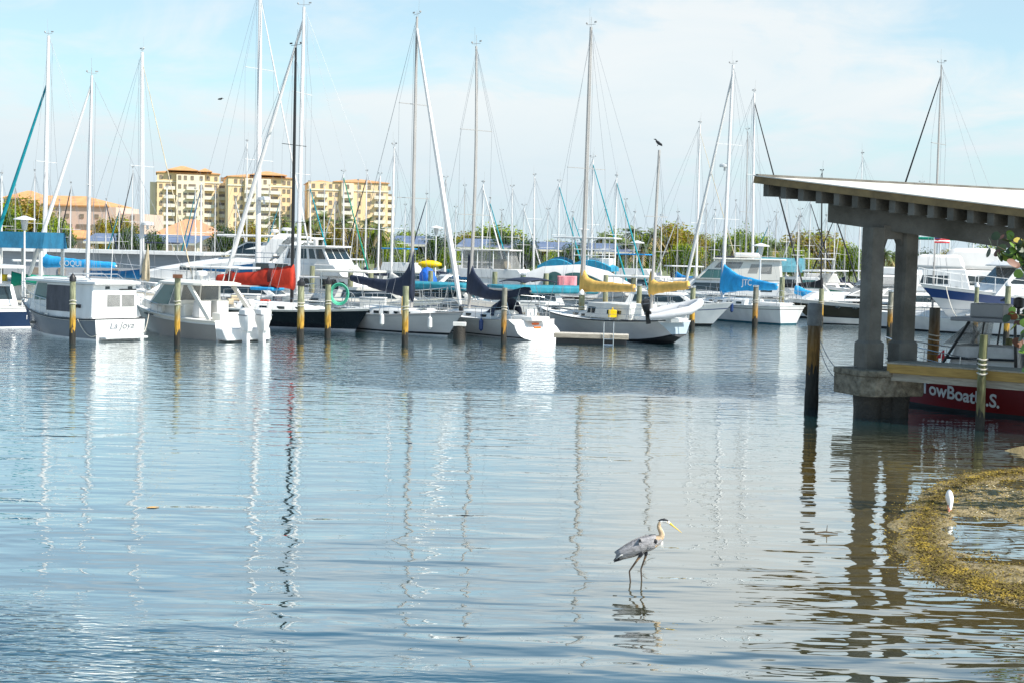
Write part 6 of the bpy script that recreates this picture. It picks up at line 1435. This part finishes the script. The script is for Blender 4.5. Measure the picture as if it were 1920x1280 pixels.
for sg in (-1, 1):   # folded wings with dark flight feathers, plumes, shoulder patch
    rings = []
    for i in range(9):
        s = i / 8; x = .17 - s * .50; zc_ = .585 - .20 * s - .04 * s * s; hh_ = (.125 * math.sin(math.pi * min(1, .18 + s * .62))) * (1 - .35 * s); y_ = sg * (.105 * math.sin(math.pi * (.25 + .62 * s)) + .018)
        rings.append([Vector((x - .05 * k * s, y_ * (1 - .55 * abs(k) ** 2) + (0 if k < .6 else -sg * .02), zc_ + k * hh_)) for k in (-1, -.6, -.2, .2, .6, 1)] + [Vector((x, y_ * .3, zc_ + k * hh_ * .8)) for k in (.7, -.7)])
    fq.loft(rings, 0)
    for k in range(9):
        s = k / 8; a = Vector((.02 - .22 * s, sg * (.085 - .045 * s), .455 - .10 * s)); b = a + Vector((-.15 - .03 * s, -sg * .03, -.075 - .02 * s)); 
        fq.loft([[p + Vector((0, sg * dy, dz)) for dy, dz in ((-.004, -w_), (.004, -w_), (.006, w_), (-.002, w_))] for p, w_ in ((a, .018), (a.lerp(b, .5), .020), (b, .004))], 1 if k % 3 else 0)
    for k in range(6):
        a = Vector((-.02 - .04 * k, sg * .07, .50 - .02 * k)); b = a + Vector((-.14, -sg * .01, -.09)); fq.tube([a, a.lerp(b, .5) + Vector((0, sg * .012, .012)), b], [.009, .008, .002], 5, 3 if k % 2 else 0)
    fq.ball((.165, sg * .083, .575), (.028, .022, .036), 8, 4); fq.ball((.352, sg * .0, .8), (.001, .001, .001), 6, 4); fq.ball((.325, sg * .0255, .832), (.006, .004, .006), 6, 5)
    fq.tube([(.33, sg * .022, .846), (.28, sg * .026, .862), (.235, sg * .014, .856), (.19, sg * .004, .842)], [.006, .012, .010, .002], 6, 4)
for k in (1, 3, 5): fq.tube([(.235 + .006 * k, .012 * (k - 3), .56), (.24 + .006 * k, .010 * (k - 3), .50), (.235 + .012 * k, .010 * (k - 3), .44 - .018 * (k % 3))], [.006, .0035, .0008], 5, 3)
for i in range(5): fq.tube([(-.30, (i - 2) * .016, .335), (-.36, (i - 2) * .012, .30), (-.385, (i - 2) * .008, .275)], [.012, .012, .004], 5, 1)
o_ = len(bm2.verts); vsn = [bm2.verts.new(v) for v in fq.v]
for f, mi in zip(fq.f, fq.m):
    try: nf = bm2.faces.new([vsn[i] for i in f]); nf.material_index = mi; nf.smooth = True
    except ValueError: pass
bmesh.ops.recalc_face_normals(bm2, faces=bm2.faces); bm2.to_mesh(bme); bm2.free()
ho = bpy.data.objects.new('heron', bme); col.objects.link(ho)
tag(ho, 'great grey heron wading in shallow water with yellow bill', 'heron'); ho.location = G(1203, 1090); ho.rotation_euler = (0, 0, R(-4)); ho.scale = (1.02,) * 3
# ibis feeding on the weed
ib = [((-.02, 0, .40), (.02, .02)), ((-.01, .02, .33), (.07, .065)), ((0, 0, .25), (.085, .075)), ((.0, -.03, .17), (.05, .045)), ((-.01, -.06, .11), (.026, .026)), ((-.03, -.09, .085), (.028, .026)), ((-.06, -.11, .055), (.012, .012)), ((-.085, -.12, 0.0), (.007, .007)),
      ((.03, .02, .18), .018), ((.035, .02, .09), .010), ((.035, .0, -.02), .009), ((-.015, .03, .18), .018), ((-.015, .03, .09), .010), ((-.01, .02, -.02), .009)]
ie = [(i, i + 1) for i in range(7)] + [(2, 8), (8, 9), (9, 10), (2, 11), (11, 12), (12, 13)]
im = skin_bird('ibis', ib, ie, 2)
for m_ in (mat('white_feathers', (.86, .85, .83), .8, .06, 20), mat('ibis_pink', (.70, .28, .20), .6, .15, 20)): im.materials.append(m_)
for p in im.polygons:
    c = p.center; p.material_index = 1 if (c.x < -.045 and c.z < .1) or (c.x > -.03 and c.z < .13 and c.y > -.015) else 0
io = bpy.data.objects.new('ibis', im); col.objects.link(io); tag(io, 'white ibis probing the seaweed with its head down', 'ibis'); io.location = G(1780, 961) + Vector((0, 0, .01)); io.rotation_euler = (0, 0, R(10)); io.scale = (1.05, 1.05, 1.05)
# perched and flying birds
def small_bird(label, loc, rz, s, flying=False, m=None):
    q = MB(); q.tube([(-.5, 0, -.05), (-.2, 0, .02), (.1, 0, .08), (.32, 0, .14), (.42, 0, .24), (.52, 0, .26), (.72, 0, .2)], [.03, .13, .17, .11, .07, .075, .01], 8)
    if flying:
        for sg in (-1, 1): q.loft([[Vector((x + dx, sg * y, z + dz)) for dx, dz in ((-c, 0), (0, .03), (c, 0), (0, -.02))] for x, y, z, c in ((.05, .1, .1, .22), (.1, .6, .28, .17), (-.1, 1.25, .15, .04))])
    else:
        for sg in (-1, 1): q.ball((-.08, sg * .13, .05), (.34, .05, .13), 8)
        for sg in (-1, 1): q.tube([(.0, sg * .06, -.05), (.0, sg * .06, -.28)], .02, 5)
    o = q.build('seabird', m or plasb); tag(o, label, 'bird'); o.location = loc; o.rotation_euler = (0, R(-25) if not flying else 0, rz); o.scale = (s,) * 3; return o
small_bird('dark seabird perched on the mizzen masthead', bird_spot + Vector((-.05, 0, .32)), R(160), .48)
small_bird('small dark seabird flying in open sky left of the tall masts', P(413, 187, 120), R(30), .42, True)
# floating leaf and twig
o = MB(); o.loft([[Vector((x, y * w_, .012 + .02 * abs(y) * w_)) for y in (-1, -.4, .4, 1)] + [Vector((x, 0, .004))] for x, w_ in ((-.10, .005), (-.04, .05), (.03, .055), (.11, .006))]); o = o.build('floating_leaf', mat('orange_leaf', (.75, .38, .04), .6, .2, 9)); tag(o, 'orange leaf floating alone on open water', 'leaf'); o.location = G(286, 951); o.rotation_euler[2] = .3
o = MB(); o.tube([(-.18, 0, .01), (0, .02, .03), (.2, -.01, .012)], [.012, .016, .006], 6); o.tube([(.02, .02, .03), (.03, .03, .14)], [.01, .004], 5); o = o.build('floating_twig', bark); tag(o, 'dark twig floating left of the seaweed bank', 'twig'); o.location = G(1548, 1000)
# ---------------------------------------------------------------- sea grape at the right edge
sg_m = [mat('sea_grape_green', (.14, .25, .03), .45, .3, 6), mat('sea_grape_dark', (.035, .06, .02), .5, .3, 6), mat('sea_grape_red', (.16, .06, .03), .5, .3, 6), mat('sea_grape_yellow', (.45, .36, .06), .5, .2, 6)]
base = Vector((12.2, 24.6, .35))
t = thing('sea_grape_tree', 'sea grape tree reaching round leaved branches into the right edge', 'tree', base)
tips = [P(1868, 462, 24.5), P(1885, 448, 24.2), P(1905, 470, 24.6), P(1910, 500, 24.0), P(1925, 470, 24.4), P(1910, 590, 24.0), P(1925, 640, 24.3), P(1925, 610, 24.6), P(1935, 690, 24.1), P(1955, 520, 24.5)]
q = MB(); k0 = Vector((.1, 0, 2.2)); q.tube([(0, 0, -.5), (.15, .1, 1.2), k0], [.16, .13, .10], 9)
lf = MB(); r_ = random.Random(3)
def grape_leaf(p, s):
    n = Vector((r_.gauss(0, .8) - .3, -abs(r_.gauss(.6, .5)), r_.gauss(.4, .6))).normalized(); a = n.cross(Vector((r_.random(), r_.random(), r_.random()))).normalized(); b = n.cross(a)
    c0 = len(lf.v); mi = r_.choices((0, 1, 2, 3), (6, 5, 2, 1))[0]
    lf.v.append(tuple(p + n * s * .10)); 
    for i in range(10):
        an = 2 * math.pi * i / 10; lf.v.append(tuple(p + (a * math.cos(an) * 1.05 + b * math.sin(an)) * s * (1 + .06 * math.sin(3 * an))))
    for i in range(10): lf.f.append((c0, c0 + 1 + i, c0 + 1 + (i + 1) % 10)); lf.m.append(mi)
for tp in tips:
    e = tp - base; m1 = k0.lerp(e, .5) + Vector((0, 0, .25)); q.tube([k0, m1, e], [.05, .025, .008], 6)
    for k in range(24):
        f = r_.uniform(.80, 1.03); c = (k0.lerp(m1, f * 2) if f < .5 else m1.lerp(e, (f - .5) * 2)); grape_leaf(c + Vector((r_.gauss(0, .09), r_.gauss(0, .12), r_.gauss(0, .09))), r_.uniform(.055, .10))
for k in range(500):
    c = Vector((.6 + r_.gauss(.3, .9), r_.gauss(0, 1.0), 3.6 + r_.gauss(0, .9)))
    if c.x + base.x < 10.2: continue
    grape_leaf(c, r_.uniform(.06, .11))
q.build('trunk', bark, t); lf.build('crown', sg_m, t, ang=1.2)
